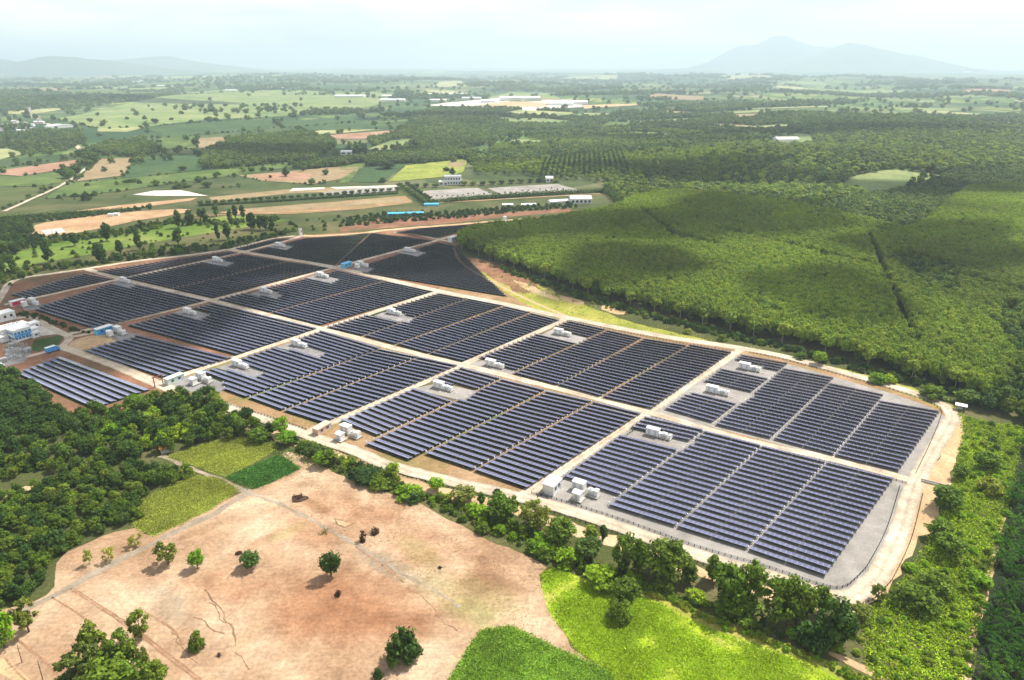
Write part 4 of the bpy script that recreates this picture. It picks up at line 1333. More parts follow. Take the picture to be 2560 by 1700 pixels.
# --- fields beyond the farm
def fld(k, name, mat, *xy, z=.6, keep=True, rnd=0):
    pts = PL(k, *xy)
    sheet(name, pts, M[mat], z, rnd=rnd)
    if keep: KEEP.append(pts)
fld(1, 'lime_field', 'lime_field', 330,780, 620,722, 900,662, 1400,606, 2000,592, 2600,606, 2450,690, 1850,758, 1300,788, 960,828, 640,845, z=.5)
fld(1, 'pink_field', 'pink_field', 0,1115, 540,1040, 556,1060, 470,1100, 130,1152, 0,1142)
fld(1, 'tan_field', 'tan_field', 650,1040, 880,1030, 802,1150, 500,1186)
fld(1, 'dark_crop_field', 'crop_dark', 884,1030, 1305,1000, 1338,1110, 805,1166)
fld(1, 'green_field', 'crop_green', 1040,900, 1270,895, 1290,952, 1040,986)
fld(1, 'tan_field', 'tan_field', 1295,905, 1480,895, 1480,950, 1295,972)
fld(1, 'tan_field', 'tan_field', 1560,1148, 1900,1120, 2100,1100, 2360,1080, 2300,1160, 2040,1205, 1700,1182)
fld(1, 'pink_field', 'pink_field', 1640,1150, 1900,1128, 2060,1140, 2000,1180, 1750,1175, z=.8)
fld(1, 'dark_crop_field', 'crop_dark', 960,832, 1500,792, 1790,782, 1762,842, 1100,902)
fld(1, 'dark_crop_field', 'crop_dark', 1830,800, 2352,750, 2520,760, 2352,850, 1900,850)
fld(1, 'pink_field', 'pink_field', 1990,912, 2200,880, 2640,848, 2545,895, 2350,908)
fld(1, 'lime_field', 'pale_field', 1920,880, 2100,852, 2500,846, 2200,874)
fld(1, 'pale_field', 'pale_field', -60,970, 60,975, 165,1005, 60,1030, -60,1060)
fld(1, 'green_field', 'crop_green', -60,1175, 130,1155, 420,1125, 400,1190, 280,1215, -60,1225)
fld(1, 'green_field', 'crop_green', 440,1200, 800,1170, 1340,1115, 1700,1085, 1900,1060, 1990,1080, 1560,1145, 1200,1190, 780,1250, 300,1300)
fld(1, 'tan_field', 'pale_field', 640,842, 960,830, 830,862, 640,860)
fld(2, 'green_field', 'crop_green', 0,1082, 200,1062, 130,1110, 60,1190, 0,1200)
fld(2, 'green_field', 'crop_dark', 60,1190, 150,1105, 380,1070, 420,1080, 320,1160, 250,1192)
fld(2, 'green_field', 'crop_yellow', 320,1188, 430,1082, 800,1042, 832,1056, 800,1130, 650,1160)
fld(2, 'tan_patch', 'tan_field', 700,1068, 822,1052, 800,1092, 720,1092, z=.8)
fld(2, 'lime_field', 'lime_field', 178,978, 330,920, 492,906, 440,962, 250,986)
fld(2, 'lime_field', 'pale_field', 590,562, 650,535, 790,527, 835,562, 700,568)
fld(2, 'green_field', 'lime_field', 1040,935, 1160,912, 1330,920, 1300,945, 1120,942)
fld(2, 'pale_field', 'pale_field', 1430,515, 1650,490, 1840,505, 1760,520)
fld(2, 'pale_field', 'pale_field', 380,475, 560,468, 700,470, 600,480)
fld(2, 'lime_field', 'lime_field', 930,640, 1120,600, 1350,608, 1450,660, 1300,650, 1050,640)
fld(2, 'white_industrial_yard', 'white', 565,690, 700,672, 900,655, 1050,640, 1300,648, 1600,660, 1580,700, 1400,712, 1240,728, 1100,708, 940,702, 800,696, z=1.0)
fld(2, 'sandy_yard', 'sand', 880,690, 1100,665, 1400,680, 1300,700, 1000,700, z=1.6)
fld(2, 'sandy_road', 'sand', 1580,690, 1950,680, 1960,688, 1600,712, z=1.0)
fld(3, 'lime_field', 'lime_field', 690,890, 800,866, 960,880, 972,962, 740,962)
fld(3, 'pale_field', 'pale_field', 740,940, 960,946, 970,964, 738,964, z=1.0)
fld(3, 'lime_field', 'lime_field', -300,842, -200,860, 0,870, 90,885, 0,890, -250,880)
fld(3, 'yellow_scrub_field', 'lime_field', 1080,1242, 1250,1150, 1500,1105, 1890,1152, 1650,1192, 1350,1290)
fld(3, 'pale_field', 'pale_field', 330,505, 520,490, 760,512, 540,525)
fld(3, 'pale_field', 'pale_field', 1560,525, 1760,512, 1985,518, 1800,532)
fld(3, 'pink_field', 'pink_field', 1900,602, 2030,582, 2262,588, 2255,606, z=1.2)
fld(3, 'pale_field', 'white', 600,445, 760,442, 1180,458, 1170,466, 760,456, z=1.5)
fld(3, 'pale_field', 'pale_field', 1650,725, 1860,720, 1870,745, 1760,745)
fld(3, 'pale_field', 'pale_field', 100,608, 300,604, 310,612, 120,614)
fld(1, 'pale_field', 'pale_field', 850,520, 1200,497, 1700,488, 1690,496, 1200,508, 900,530, z=1.5)
fld(1, 'pale_field', 'pale_field', 10,740, 60,728, 360,705, 420,712, 200,750)

rgf = np.random.default_rng(44)
for i in range(46):
    sx, sy = rgf.uniform(1250, 2560), 206 + 120 * rgf.random() ** 1.3
    if i < 12: sx, sy = rgf.uniform(0, 1300), 182 + 50 * rgf.random()
    if 2150 < sx < 2330 and sy > 300: continue
    c_ = S(sx, sy)
    d_ = c_.length
    w_, h_ = d_ * rgf.uniform(.03, .11), d_ * rgf.uniform(.03, .10)
    a_ = rgf.uniform(-.4, .4)
    pts_ = []
    for ex, ey in ((-1, -1), (0, -1.1), (1, -.9), (1.05, .1), (.9, 1), (-.1, .95), (-1, 1.1)):
        x_, y_ = ex * w_ / 2 * rgf.uniform(.8, 1.2), ey * h_ / 2 * rgf.uniform(.8, 1.2)
        pts_.append(Vector((c_.x + x_ * math.cos(a_) - y_ * math.sin(a_), c_.y + x_ * math.sin(a_) + y_ * math.cos(a_), 0)))
    sheet(['lime_field', 'pale_field', 'green_field', 'pale_field', 'tan_field'][i % 5], pts_, M[['lime_field', 'pale_field', 'crop_green', 'lime_field', 'tan_field'][i % 5]], .7 + .02 * i)
    KEEP.append(pts_)

def mass(name, poly, key, spacing, hlo, hhi, label, seed, holes=(), sf=None, wide=1.0, cat='forest'):
    X, Y, S_ = fill(poly, spacing, seed, holes=holes, spacing_far=sf)
    rng = np.random.default_rng(seed + 5)
    keep_ = rng.random(len(X)) > .03
    if poly[0].y > 600 or max(p.y for p in poly) > 700:
        for kp in KEEP: keep_ &= ~inside_many(kp, X, Y)
    X, Y, S_ = X[keep_], Y[keep_], S_[keep_]
    Z = hgt(X, Y)
    hh = rng.uniform(hlo, hhi, len(X)) / 10
    w = hh * wide * np.where(S_ > spacing, S_ / spacing, 1.0) * rng.uniform(.85, 1.15, len(X))
    keys = [key] if isinstance(key, str) else key
    pr = [p for k_ in keys for p in protos(k_)]
    if key == 'forest': pr = pr + pr + protos('loose_mid')[:1] + protos('round_mid')[:1]
    print(name, len(X), len(pr))
    return gn_scatter(name, np.stack([X, Y, Z], 1), np.stack([w, w, hh * np.where(S_ > spacing, 1.15, 1)], 1), pr, label, cat, seed)

front = [(1056,556), (1062,576), (1105,588), (1155,611), (1255,643), (1355,679), (1455,707), (1565,735), (1680,762), (1800,789), (1900,816), (2000,845), (2100,871), (2200,898), (2300,955), (2361,975), (2500,1000)]
F1 = PL(0, *[c for p in front for c in p], 2560,1000, 2560,450, 2361,440, 2230,445, 2130,530, 2080,548, 1990,525, 1850,492, 1700,472, 1560,455, 1470,468, 1420,492, 1300,517, 1110,540)
dk = PL(0, 2040,612, 2090,606, 2195,630, 2205,700, 2140,695, 2080,650)
dk2 = PL(0, 2300,720, 2361,730, 2460,760, 2460,985, 2340,975, 2270,945, 2330,860, 2290,780)
LANES = tuple(PL(0, *c) for c in ((1640,543, 1700,556, 2040,640, 2036,646, 1696,562, 1636,549), (2205,655, 2360,700, 2360,708, 2203,663), (1990,560, 2008,560, 2120,820, 2098,822), (1480,500, 1560,560, 1660,585, 1656,592, 1548,567, 1470,503)))
mass('plantation_forest', F1, 'forest', 3.2, 10.8, 12.4, 'even green tree plantation covering the right side beside the farm', 1, holes=(dk, dk2) + LANES, wide=.64)
mass('dark_forest_patch', dk, ['round_dark', 'round_mid'], 5.8, 8, 11, 'small darker patch of trees inside the green plantation', 2)
mass('dark_forest_edge', dk2, ['round_dark', 'round_mid'], 6, 8, 12, 'dark trees at the right edge beside the plantation', 3)
mass('valley_plantation', PL(0, 1860,490, 2000,455, 2200,402, 2400,385, 2500,385, 2500,440, 2361,438, 2228,442, 2128,528, 2080,546, 1990,523), 'wood', 8, 7, 9, 'blue-green plantation filling the valley behind the big forest', 4, wide=1.1)
mass('mixed_forest', PL(0, 1390,425, 1500,402, 1640,370, 1800,335, 1950,310, 2361,300, 2600,300, 2600,385, 2361,392, 2200,400, 2000,453, 1855,490, 1700,470, 1560,453, 1470,466, 1425,480), ['wood', 'forest', 'wood'], 10, 9, 14, 'dark mixed forest behind the green plantation', 5, wide=1.15)
mass('young_plantation', PL(0, 1085,375, 1150,335, 1300,303, 1440,282, 1640,310, 1800,332, 1640,368, 1500,400, 1390,422, 1280,412, 1170,405, 1090,402), 'forest', 8.5, 6, 8.5, 'light green young plantation beyond the grey yards', 6, wide=1.15)
rows_p = []
rgr = np.random.default_rng(9)
for i in range(17):
    a, b_ = S(1352 + i * 13.5, 448 - i * .8), S(1378 + i * 10.5, 366 + abs(i - 8) * .6)
    nn = max(3, int((b_ - a).length / 6.5))
    for k_ in range(nn):
        if rgr.random() < .12: continue
        q_ = a.lerp(b_, (k_ + rgr.uniform(-.3, .3)) / nn)
        rows_p.append((q_.x, q_.y))
rows_p = np.array(rows_p)
hh_ = rgr.uniform(.55, .95, len(rows_p))
gn_scatter('plantation_rows', np.column_stack([rows_p, hgt(rows_p[:, 0], rows_p[:, 1]) + 2]), np.stack([hh_ * .62, hh_ * .62, hh_ * 1.05], 1), protos('round_dark'), 'dark planted tree rows running away from the grey yards', 'tree rows', 19)
mass('hill_forest', PL(0, 850,322, 960,282, 1000,252, 1110,250, 1300,256, 1420,280, 1340,300, 1200,302, 1130,330, 1060,352, 930,352, 860,345), 'wood', 13, 9, 13, 'dark blue-green forest below the white industrial area', 7, wide=1.25)
mass('field_wood', PL(0, 462,392, 472,358, 530,322, 700,306, 780,330, 760,350, 720,372, 620,386), 'wood', 9, 9, 12, 'wide dark wood among the fields', 8, wide=1.15)
mass('tree_belt', PL(0, 670,388, 860,362, 1010,350, 1112,354, 1080,364, 860,384, 720,392), 'wood', 7, 9, 12, 'long narrow dark tree belt behind the grey building', 9)
mass('left_wood', PL(0, 205,352, 240,335, 330,325, 362,345, 360,356, 290,362), 'wood', 8, 9, 13, 'dark wood by the country road', 10)
mass('left_scrub', PL(0, -60,352, 0,312, 120,300, 190,305, 200,330, 150,350, 80,358, 0,360), ['wood'], 11, 5, 11, 'loose scrub trees around the village road', 11)
mass('far_left_forest', PL(0, -300,232, 0,222, 300,206, 430,202, 380,225, 180,252, 0,262, -300,262), 'wood', 16, 8, 12, 'dark blue forest band far to the left', 12, sf=.009, wide=1.3)
mass('right_far_forest', PL(0, 1420,282, 1480,262, 1800,262, 2000,270, 2361,262, 2800,262, 2800,298, 2361,300, 1950,308, 1800,330, 1640,308), 'wood', 14, 8, 13, 'dark hazy forest patches in the right distance', 13, sf=.0075, wide=1.2)

# scattered clumps over the far plain, denser where a slow pattern says wood
def far_scatter():
    rng = np.random.default_rng(21)
    n = 70000
    d = np.exp(rng.uniform(math.log(1150), math.log(11000), n))
    a = rng.uniform(-.86, .86, n)
    X, Y = d * np.sin(a), d * np.cos(a)
    pat = np.sin(X / 260 + 2.1 * np.sin(Y / 700)) + np.sin(Y / 190 + 1.7 * np.sin(X / 530 + 2)) + .9 * np.sin((X + 1.6 * Y) / 410) + .8 * np.sin(X / 97 - Y / 71)
    right = sstep(-300, 900, X)
    ok = pat + rng.normal(0, .25, n) > 1.35 - .35 * right
    ok |= rng.random(n) < .04
    # keep clear of fields drawn on purpose
    for kp in KEEP:
        ok &= ~inside_many(kp, X, Y) | (rng.random(n) < .10)
    ok &= (Y > 1000)
    X, Y, d = X[ok], Y[ok], d[ok]
    hh = rng.uniform(.6, 1.2, len(X)) * (1 + d / 4500)
    w = hh * rng.uniform(.8, 1.2, len(X)) * (1 + d / 9000)
    print('far', len(X))
    gn_scatter('far_woodland', np.stack([X, Y, hgt(X, Y) - .3], 1), np.stack([w, w, hh], 1), protos('wood'), 'scattered bluish tree clumps over the far plain', 'woodland', 22)
far_scatter()
def hedgerows():
    pts, sc_ = [], []
    rng = np.random.default_rng(33)
    for seq in ((650,1040,500,1186), (884,1030,805,1166), (1305,1000,1338,1110), (300,1300,780,1250,1200,1190,1560,1145), (440,1200,800,1172,1340,1116,1700,1088,2000,1066), (760,1210,1180,1195), (0,1152,130,1156,470,1104,560,1060), (0,1100,540,1030), (1040,900,1040,986), (1290,900,1292,965), (640,1020,1480,960), (330,780,640,845,960,828,1790,770), (0,1225,280,1218,400,1192),
                (1100,902,1762,842,2350,800), (900,660,1400,606,2000,592), (1200,1240,1700,1215,2352,1190), (30,1365,160,1310,400,1205), (420,1225,540,1130), (1560,1148,1700,1182,2040,1205), (0,740,360,705,620,722), (380,1300,620,1310,870,1285)):
        L_ = [P(1, seq[i], seq[i + 1]) for i in range(0, len(seq), 2)]
        for a, b_ in zip(L_[:-1], L_[1:]):
            n_ = int((b_ - a).length / 9)
            for k_ in range(n_):
                if rng.random() < .35 + .3 * math.sin(k_ * .7): continue
                q_ = a.lerp(b_, k_ / n_)
                pts.append((q_.x + rng.normal(0, 2), q_.y + rng.normal(0, 3)))
                h_ = rng.uniform(.22, .62) * (1 if rng.random() < .85 else 1.7)
                sc_.append((h_ * 1.3, h_ * 1.3, h_))
    pts = np.array(pts)
    gn_scatter('field_hedgerows', np.column_stack([pts, hgt(pts[:, 0], pts[:, 1])]), np.array(sc_), protos('wood') + protos('bush_dark'), 'dark broken hedgerows between the far fields', 'hedgerow', 34)
hedgerows()

# --- bare works ground and yards between farm and fields
fld(1, 'bare_works_ground', 'dirt', 185,1500, 250,1462, 400,1440, 700,1400, 950,1378, 1250,1362, 1230,1385, 1080,1415, 900,1440, 770,1470, 560,1512, 450,1530, 260,1548, 205,1535, z=.25, keep=False, rnd=1)
fld(1, 'bare_strip', 'dirt', 480,1380, 800,1340, 1100,1310, 1300,1290, 1250,1312, 1000,1345, 700,1375, z=.25, keep=False)
fld(1, 'white_bare_patch', 'white', 870,1273, 1000,1248, 1180,1244, 1360,1281, 1130,1281, 960,1280, z=.35, keep=False)
fld(1, 'tan_field', 'tan_field', 1360,1290, 1850,1240, 2360,1215, 2360,1250, 1900,1262, 1400,1320, z=.25, keep=False)
fld(1, 'white_bare_patch', 'white', 1890,1252, 1910,1232, 2120,1225, 2120,1236, z=.4, keep=False)
fld(1, 'white_bare_patch', 'white', 2150,1225, 2600,1210, 2640,1222, 2200,1236, z=.45, keep=False)
fld(1, 'grey_yard', 'gravel', 2100,1262, 2352,1232, 2600,1222, 2590,1248, 2352,1268, 2110,1275, z=.5, keep=False)
fld(1, 'orange_field', 'farm_brown', 1430,1388, 1700,1358, 2352,1305, 2650,1280, 2700,1325, 2500,1350, 2352,1368, 1900,1400, 1500,1400, z=.3, keep=False)
fld(1, 'orange_field', 'tan_field', 1500,1372, 2352,1312, 2600,1290, 2620,1315, 2300,1345, 1700,1385, z=.4, keep=False)
fld(2, 'concrete_yard', 'gravel', 505,1252, 700,1240, 900,1228, 1015,1276, 800,1290, 600,1312, z=.5, keep=False)
fld(2, 'concrete_yard', 'gravel', 960,1232, 1200,1215, 1420,1203, 1595,1250, 1300,1262, 1060,1274, z=.5, keep=False)
fld(2, 'red_bank', 'farm_red', 0,1480, 300,1420, 800,1410, 1200,1380, 1500,1360, 1520,1382, 1200,1408, 900,1440, 600,1468, 0,1515, z=.1, keep=False)
fld(4, 'grass_strip', 'grass', 0,340, 300,270, 560,230, 860,170, 1400,80, 1900,0, 1500,-30, 900,60, 300,150, 60,230, 0,260, z=.1, keep=False)
fld(1, 'concrete_slab', 'white', 272,1510, 330,1500, 335,1530, 290,1538, z=.5, keep=False)
fld(1, 'concrete_slab', 'white', 335,1500, 400,1492, 425,1520, 350,1530, z=.5, keep=False)
ribbon('country_road', PL(1, 30,1385, 160,1325, 400,1215, 540,1120, 600,1075, 655,1040), 5, M['road'], .9, .5, 15)
ribbon('country_road', PL(1, 530,985, 510,965, 450,895, 360,855, 310,808), 9, M['road'], 1.0, 1, 30)
ribbon('site_lane', PL(2, 560,1330, 900,1312, 1300,1290, 1700,1268), 4, M['dirt'], .5, .4, 15)
ribbon('site_lane', PL(1, 1200,1415, 1600,1400, 2352,1365), 3, M['dirt'], .5, .4, 15)

# --- woods at the left and below
mass('dark_grove', PL(0, -60,858, 30,866, 120,928, 190,962, 196,1005, 120,1020, 50,1055, -60,1075), ['round_dark', 'bush_dark'], 5.5, 6, 8, 'even dark grove at the left edge below the separate solar block', 31, cat='grove')
mass('mixed_wood', PL(0, 185,962, 240,948, 320,928, 400,912, 485,912, 520,945, 600,990, 655,1010, 620,1012, 560,1008, 470,1022, 390,1048, 300,1066, 200,1066, 110,1066, 60,1085, -60,1085, 60,1055, 190,1012), ['round_dark', 'round_mid', 'bush_dark', 'bush_bright', 'loose_mid', 'round_dark', 'bush_dark', 'round_dark'], 4.8, 4.5, 9.5, 'dense mixed wood between solar block and yellow field', 32, cat='wood')
mass('left_lower_wood', PL(0, -60,1165, 60,1130, 150,1105, 90,1092, -60,1120, -60,1085, 60,1082, 160,1070, 260,1066, 350,1078, 440,1088, 432,1108, 345,1132, 315,1200, 170,1258, 118,1305, 112,1360, 50,1396, -60,1425), ['round_dark', 'bush', 'bush_dark', 'round_mid', 'round_mid', 'bush_dark', 'bush_dark', 'loose_mid', 'round_dark'], 3.7, 3.4, 6.4, 'dense green wood along the left edge of the bare field', 33, cat='wood')
# --- undergrowth
def under(name, poly, keys, sp_, lo, hi, label, seed, wide=1.0):
    mass(name, poly, keys, sp_, lo, hi, label, seed, wide=wide, cat='undergrowth')
under('right_thicket', PL(0, 1985,1410, 2060,1365, 2110,1300, 2165,1200, 2195,1110, 2222,1000, 2215,955, 2290,980, 2361,985, 2350,1040, 2332,1130, 2312,1250, 2290,1330, 2262,1420, 2230,1568, 2225,1660, 2080,1660, 2000,1540, 1910,1480, 1860,1445), ['bush_bright', 'bush', 'bush_bright', 'bush_bright', 'bush_yellow', 'bush_bright'], 4.1, .8, 2.9, 'tangled bright green thicket right of the road bend', 41, 1.3)
under('hedge_undergrowth', PL(0, 640,995, 700,1022, 770,1052, 900,1108, 1060,1163, 1200,1215, 1300,1262, 1500,1348, 1620,1392, 1760,1440, 1900,1480, 1960,1520, 1890,1498, 1760,1458, 1620,1405, 1480,1365, 1370,1335, 1262,1296, 1180,1252, 1060,1203, 960,1148, 830,1104, 750,1076, 690,1040), ['bush', 'bush_bright', 'bush_dark', 'bush'], 2.8, 1.6, 4.6, 'low green undergrowth filling the roadside hedge', 42, 1.2)
under('bank_shrubs', PL(0, 1440,1342, 1531,1368, 1637,1421, 1743,1460, 1849,1499, 1954,1544, 2060,1592, 2060,1630, 2000,1600, 1945,1562, 1848,1515, 1742,1478, 1634,1438, 1528,1386, 1436,1354), ['bush_yellow', 'bush_yellow', 'bush_bright'], 1.6, 1.0, 2.2, 'low yellow-green shrubs along the bank by the meadow', 43, 1.2)
under('strip_shrubs', PL(1, 0,1540, 200,1560, 700,1520, 1150,1440, 1500,1470, 1950,1440, 2352,1400, 2600,1380, 2600,1450, 2352,1480, 1900,1530, 1400,1590, 900,1680, 300,1770, 0,1900), ['bush_dark', 'bush'], 15, 1.5, 4.5, 'dark shrubs dotted over the grass strip beyond the farm', 44, 1.1)
under('strip_scrub', SL(-20,600, 70,594, 200,588, 298,577, 380,562, 434,548, 560,556, 700,545, 700,552, 560,566, 440,562, 390,575, 300,592, 200,602, 70,612, -20,625), ['bush_dark', 'bush', 'tall'], 5.5, 2.5, 6, 'dark scrub band above the grass strip', 48, 1.2)
under('strip_scrub', SL(-20,690, 60,672, 120,668, 230,655, 330,640, 410,624, 560,612, 640,594, 740,572, 745,580, 660,600, 570,622, 420,640, 330,652, 240,664, 110,680, 0,715), ['bush_dark', 'bush', 'bush_dark', 'tall'], 5.5, 2.5, 6, 'dark scrub band along the far farm road', 49, 1.2)
under('bank_scrub', PL(2, 0,1440, 300,1400, 700,1390, 1100,1360, 1500,1330, 1560,1360, 1200,1385, 800,1425, 300,1460, 0,1480), ['bush_dark', 'round_dark'], 6, 2.5, 5.5, 'dark scrub on the red bank behind the farm', 45, 1.2)
under('west_scrub', PL(1, -60,1440, 200,1425, 700,1385, 1000,1345, 1000,1365, 700,1405, 300,1450, -60,1520), ['bush_dark'], 6, 3, 5, 'dark line of scrub behind the bare works ground', 46, 1.1)
under('west_wood', PL(4, -60,60, 150,0, 300,150, 100,240, 60,330, -60,360), ['round_dark', 'bush_dark', 'tall'], 7.5, 5, 9, 'dark trees and scrub at the far left above the farm road', 47, 1.0)
under('verge_shrubs', SL(1150,640, 1230,655, 1400,715, 1600,775, 1750,820, 1750,835, 1600,800, 1400,745, 1240,690), ['bush_yellow', 'bush_bright'], 8, .8, 2.0, 'low shrubs on the yellow verge below the plantation', 48, 1.3)
under('edge_shrubs', PL(0, 1150,613, 1350,681, 1560,740, 1680,768, 1800,795, 1900,822, 2000,850, 2100,877, 2200,905, 2195,913, 2090,886, 1990,860, 1890,833, 1790,805, 1670,778, 1550,750, 1340,690, 1145,620), ['bush_dark', 'bush', 'bush_dark'], 3.2, 1.6, 4.4, 'dark shrubs at the foot of the plantation edge', 53, 1.2)
under('lane_weeds', SL(30,790, 100,800, 170,825, 235,836, 170,818, 120,795, 60,780), ['bush_dark'], 3, 1.5, 3, 'dark weeds beside the lane by the control building', 49, 1.2)

# --- grass: leaves lying over the fields
def turf(name, poly, n, size, hmax, mat, label, seed, up=.4, cat='grass', clump=0.0):
    rng = np.random.default_rng(seed)
    a = np.array([(p.x, p.y) for p in poly])
    x0, y0 = a.min(0); x1, y1 = a.max(0)
    X, Y = rng.uniform(x0, x1, n * 3), rng.uniform(y0, y1, n * 3)
    ok = inside_many(poly, X, Y)
    if clump: ok &= (np.sin(X * .31 + 2 * np.sin(Y * .17)) + np.sin(Y * .37 + 1.5 * np.sin(X * .23)) + rng.normal(0, .6, len(X))) > clump
    X, Y = X[ok][:n], Y[ok][:n]
    X = X + rng.normal(0, .7, len(X)); Y = Y + rng.normal(0, .7, len(Y))
    cl = .5 + .5 * np.sin(X * .9 + 1.3 * np.sin(Y * .6)) * np.sin(Y * .8 + np.sin(X * .5))
    Z = rng.uniform(.05, 1, len(X)) * hmax * (.4 + .6 * cl)
    nr = rng.normal(size=(len(X), 3)) * .8 + np.array([0, 0, up])
    V, Q = leaf_quads(np.stack([X, Y, Z], 1), nr, size, rng, .5)
    V[:, 2] = np.maximum(V[:, 2], .035)
    o = link(name, mesh_np(name, V, Q, None, mat))
    tag(o, label, cat, None, 'stuff')
M['grass_meadow'] = mat_leaf('meadow_grass', (.24, .41, .014), (.33, .47, .018), (.43, .49, .03), .35, .05, .4)
M['grass_thicket'] = mat_leaf('thicket_grass_leaves', (.16, .33, .012), (.22, .40, .015), (.32, .44, .02), .3, .05, .5)
M['grass_crop'] = mat_leaf('crop_leaves', (.18, .33, .03), (.23, .38, .04), (.30, .40, .06), .35, .06, .55)
M['grass_yellow'] = mat_leaf('yellow_crop_leaves', (.26, .32, .04), (.32, .36, .06), (.40, .38, .10), .35, .06, .5)
M['grass_darkcrop'] = mat_leaf('dark_crop_leaves', (.06, .17, .025), (.075, .20, .03), (.09, .22, .04), .3, .06, .5)
M['grass_rough'] = mat_leaf('rough_grass_leaves', (.09, .16, .02), (.12, .19, .025), (.18, .22, .04), .3, .05, .5)
meadow_p = PL(0, 1250,1322, 1264,1400, 1303,1455, 1330,1498, 1390,1540, 1440,1640, 1990,1640, 1925,1575, 1842,1525, 1738,1488, 1630,1448, 1524,1394, 1432,1360, 1370,1348, 1288,1312)
turf('meadow_grass', meadow_p, 80000, .25, .4, M['grass_meadow'], 'bright yellow-green meadow grass below the hedge', 51, .9, 'grass', -1.15)
turf('meadow_weeds', meadow_p, 12000, .34, .7, M['leaf_bright'], 'darker green weeds dotted over the bright meadow', 52, .5, 'weeds', .9)
turf('crop_leaves', PL(0, 1022,1600, 1077,1510, 1112,1457, 1180,1449, 1270,1494, 1398,1550, 1460,1640, 1000,1640), 95000, .29, 1.0, M['grass_crop'], 'tall green crop patch at the bottom edge', 53, 1.0, 'crop')
turf('yellow_crop_leaves', PL(0, 388,1053, 470,1022, 560,1007, 638,1030, 600,1058, 520,1096, 440,1070), 36000, .27, .55, M['grass_yellow'], 'yellow-green crop in the upper field by the wood', 54, .4, 'crop')
turf('yellow_crop_leaves', PL(0, 442,1100, 500,1102, 548,1130, 480,1176, 400,1213, 352,1233, 307,1210, 332,1150), 40000, .27, .55, M['grass_yellow'], 'yellow-green crop in the lower field along the track', 55, .4, 'crop')
turf('dark_crop_leaves', PL(0, 640,1053, 690,1080, 640,1104, 590,1125, 524,1102), 22000, .30, .9, M['grass_darkcrop'], 'dark green crop in the small triangular patch', 56, .4, 'crop')
turf('thicket_grass', PL(0, 1985,1420, 2060,1375, 2110,1310, 2165,1210, 2200,1110, 2222,1000, 2215,955, 2290,980, 2361,985, 2350,1040, 2332,1130, 2300,1250, 2280,1330, 2252,1420, 2220,1568, 2215,1660, 2080,1660, 2000,1540), 70000, .40, 1.0, M['grass_thicket'], 'bright tall grass between the bushes of the right thicket', 57, .5)
turf('verge_grass', SL(1180,668, 1330,712, 1560,790, 1720,830, 1850,862, 1960,888, 2120,918, 2280,965, 2240,962, 2000,895, 1855,866, 1660,835, 1420,785, 1300,735), 16000, .45, .5, M['grass_yellow'], 'yellow grass on the verge between road and plantation', 58, .9, 'grass', -.2)
turf('roadside_grass', PL(0, 470,1000, 640,1055, 760,1085, 900,1120, 1060,1165, 1200,1222, 1300,1265, 1500,1342, 1700,1410, 1900,1478, 1850,1480, 1600,1405, 1370,1335, 1180,1255, 960,1150, 830,1104, 700,1045, 600,1005), 26000, .40, .6, M['grass_rough'], 'rough grass at the foot of the roadside hedge', 59, .6)
fl_dead = PL(0, 640,1040, 740,1080, 830,1112, 960,1158, 1060,1215, 1262,1300, 1240,1335, 1300,1455, 1100,1440, 900,1330, 700,1190, 600,1130)
M['stubble'] = mat_leaf('dry_stubble', (.30, .19, .09), (.36, .25, .12), (.26, .22, .07), .2, .05, .4)
turf('dry_stubble', fl_dead, 9000, .22, .16, M['stubble'], 'dry stubble tufts scattered over the right part of the bare field', 60, .5, 'stubble', .6)

# ------------------------------------------------------------------ oil palms
def palm_meshes(seed):
    rng = np.random.default_rng(seed)
    V, Q = [], []
    n = 0
    nf = 24
    for i in range(nf):
        a = i * 2.4 + rng.uniform(-.2, .2)
        el = .95 - 1.15 * i / nf + rng.uniform(-.1, .1)
        Lf = rng.uniform(3.6, 4.6)
        p = np.array([0, 0, 2.4])
        seg = 8
        for s in range(seg):
            t = s / seg
            e2 = el - t * t * 1.5
            dv = np.array([math.cos(a) * math.cos(e2), math.sin(a) * math.cos(e2), math.sin(e2)]) * Lf / seg
            q2 = p + dv
            side = np.array([-math.sin(a), math.cos(a), 0])
            wd = (.55 + .5 * math.sin(math.pi * min(1, t * 1.1 + .1))) * .5
            for sg in (1, -1):
                o = side * sg * wd + np.array([0, 0, -.32 * wd]) + dv * .6
                V += [p, p + dv * .62, p + dv * .62 + o, p + o * .9]
                Q.append((n, n + 1, n + 2, n + 3)); n += 4
            p = q2
    return mesh_np('crown', V, Q, None, M['leaf_palm'])
def palm_trunk():
    mb = MB()
    mb.tube([(0, 0, -.1), (0, 0, 1.2), (0, 0, 2.6)], [.42, .36, .3], 8)
    return mb.mesh('trunk', M['bark'], True)
pm_ = [palm_meshes(s) for s in range(4)]
pt_ = palm_trunk()
PX, PY, _ = fill(PL(0, 2322,1190, 2345,1110, 2366,1010, 2420,1000, 2470,1200, 2520,1660, 2240,1660, 2270,1430, 2296,1340), 6.4, 77, jit=.14)
palm_n = 0
for i, (x, y) in enumerate(zip(PX, PY)):
    o = thing('oil_palm', 'dark green oil palm in the plantation at the right edge', 'palm', (x, y, 0), rt.uniform(0, 6.28), 'oil palms at the right edge')
    s = rt.uniform(.85, 1.15)
    o.scale = (s, s, s * rt.uniform(.9, 1.2))
    link('crown', pm_[i % 4], o)
    link('trunk', pt_, o)
    palm_n += 1
print('palms', palm_n)
sheet('plantation_floor', PL(0, 2300,1220, 2330,1120, 2355,1005, 2420,990, 2480,1200, 2530,1680, 2225,1680, 2262,1430, 2290,1340), M['palm_floor'], .02, .5)
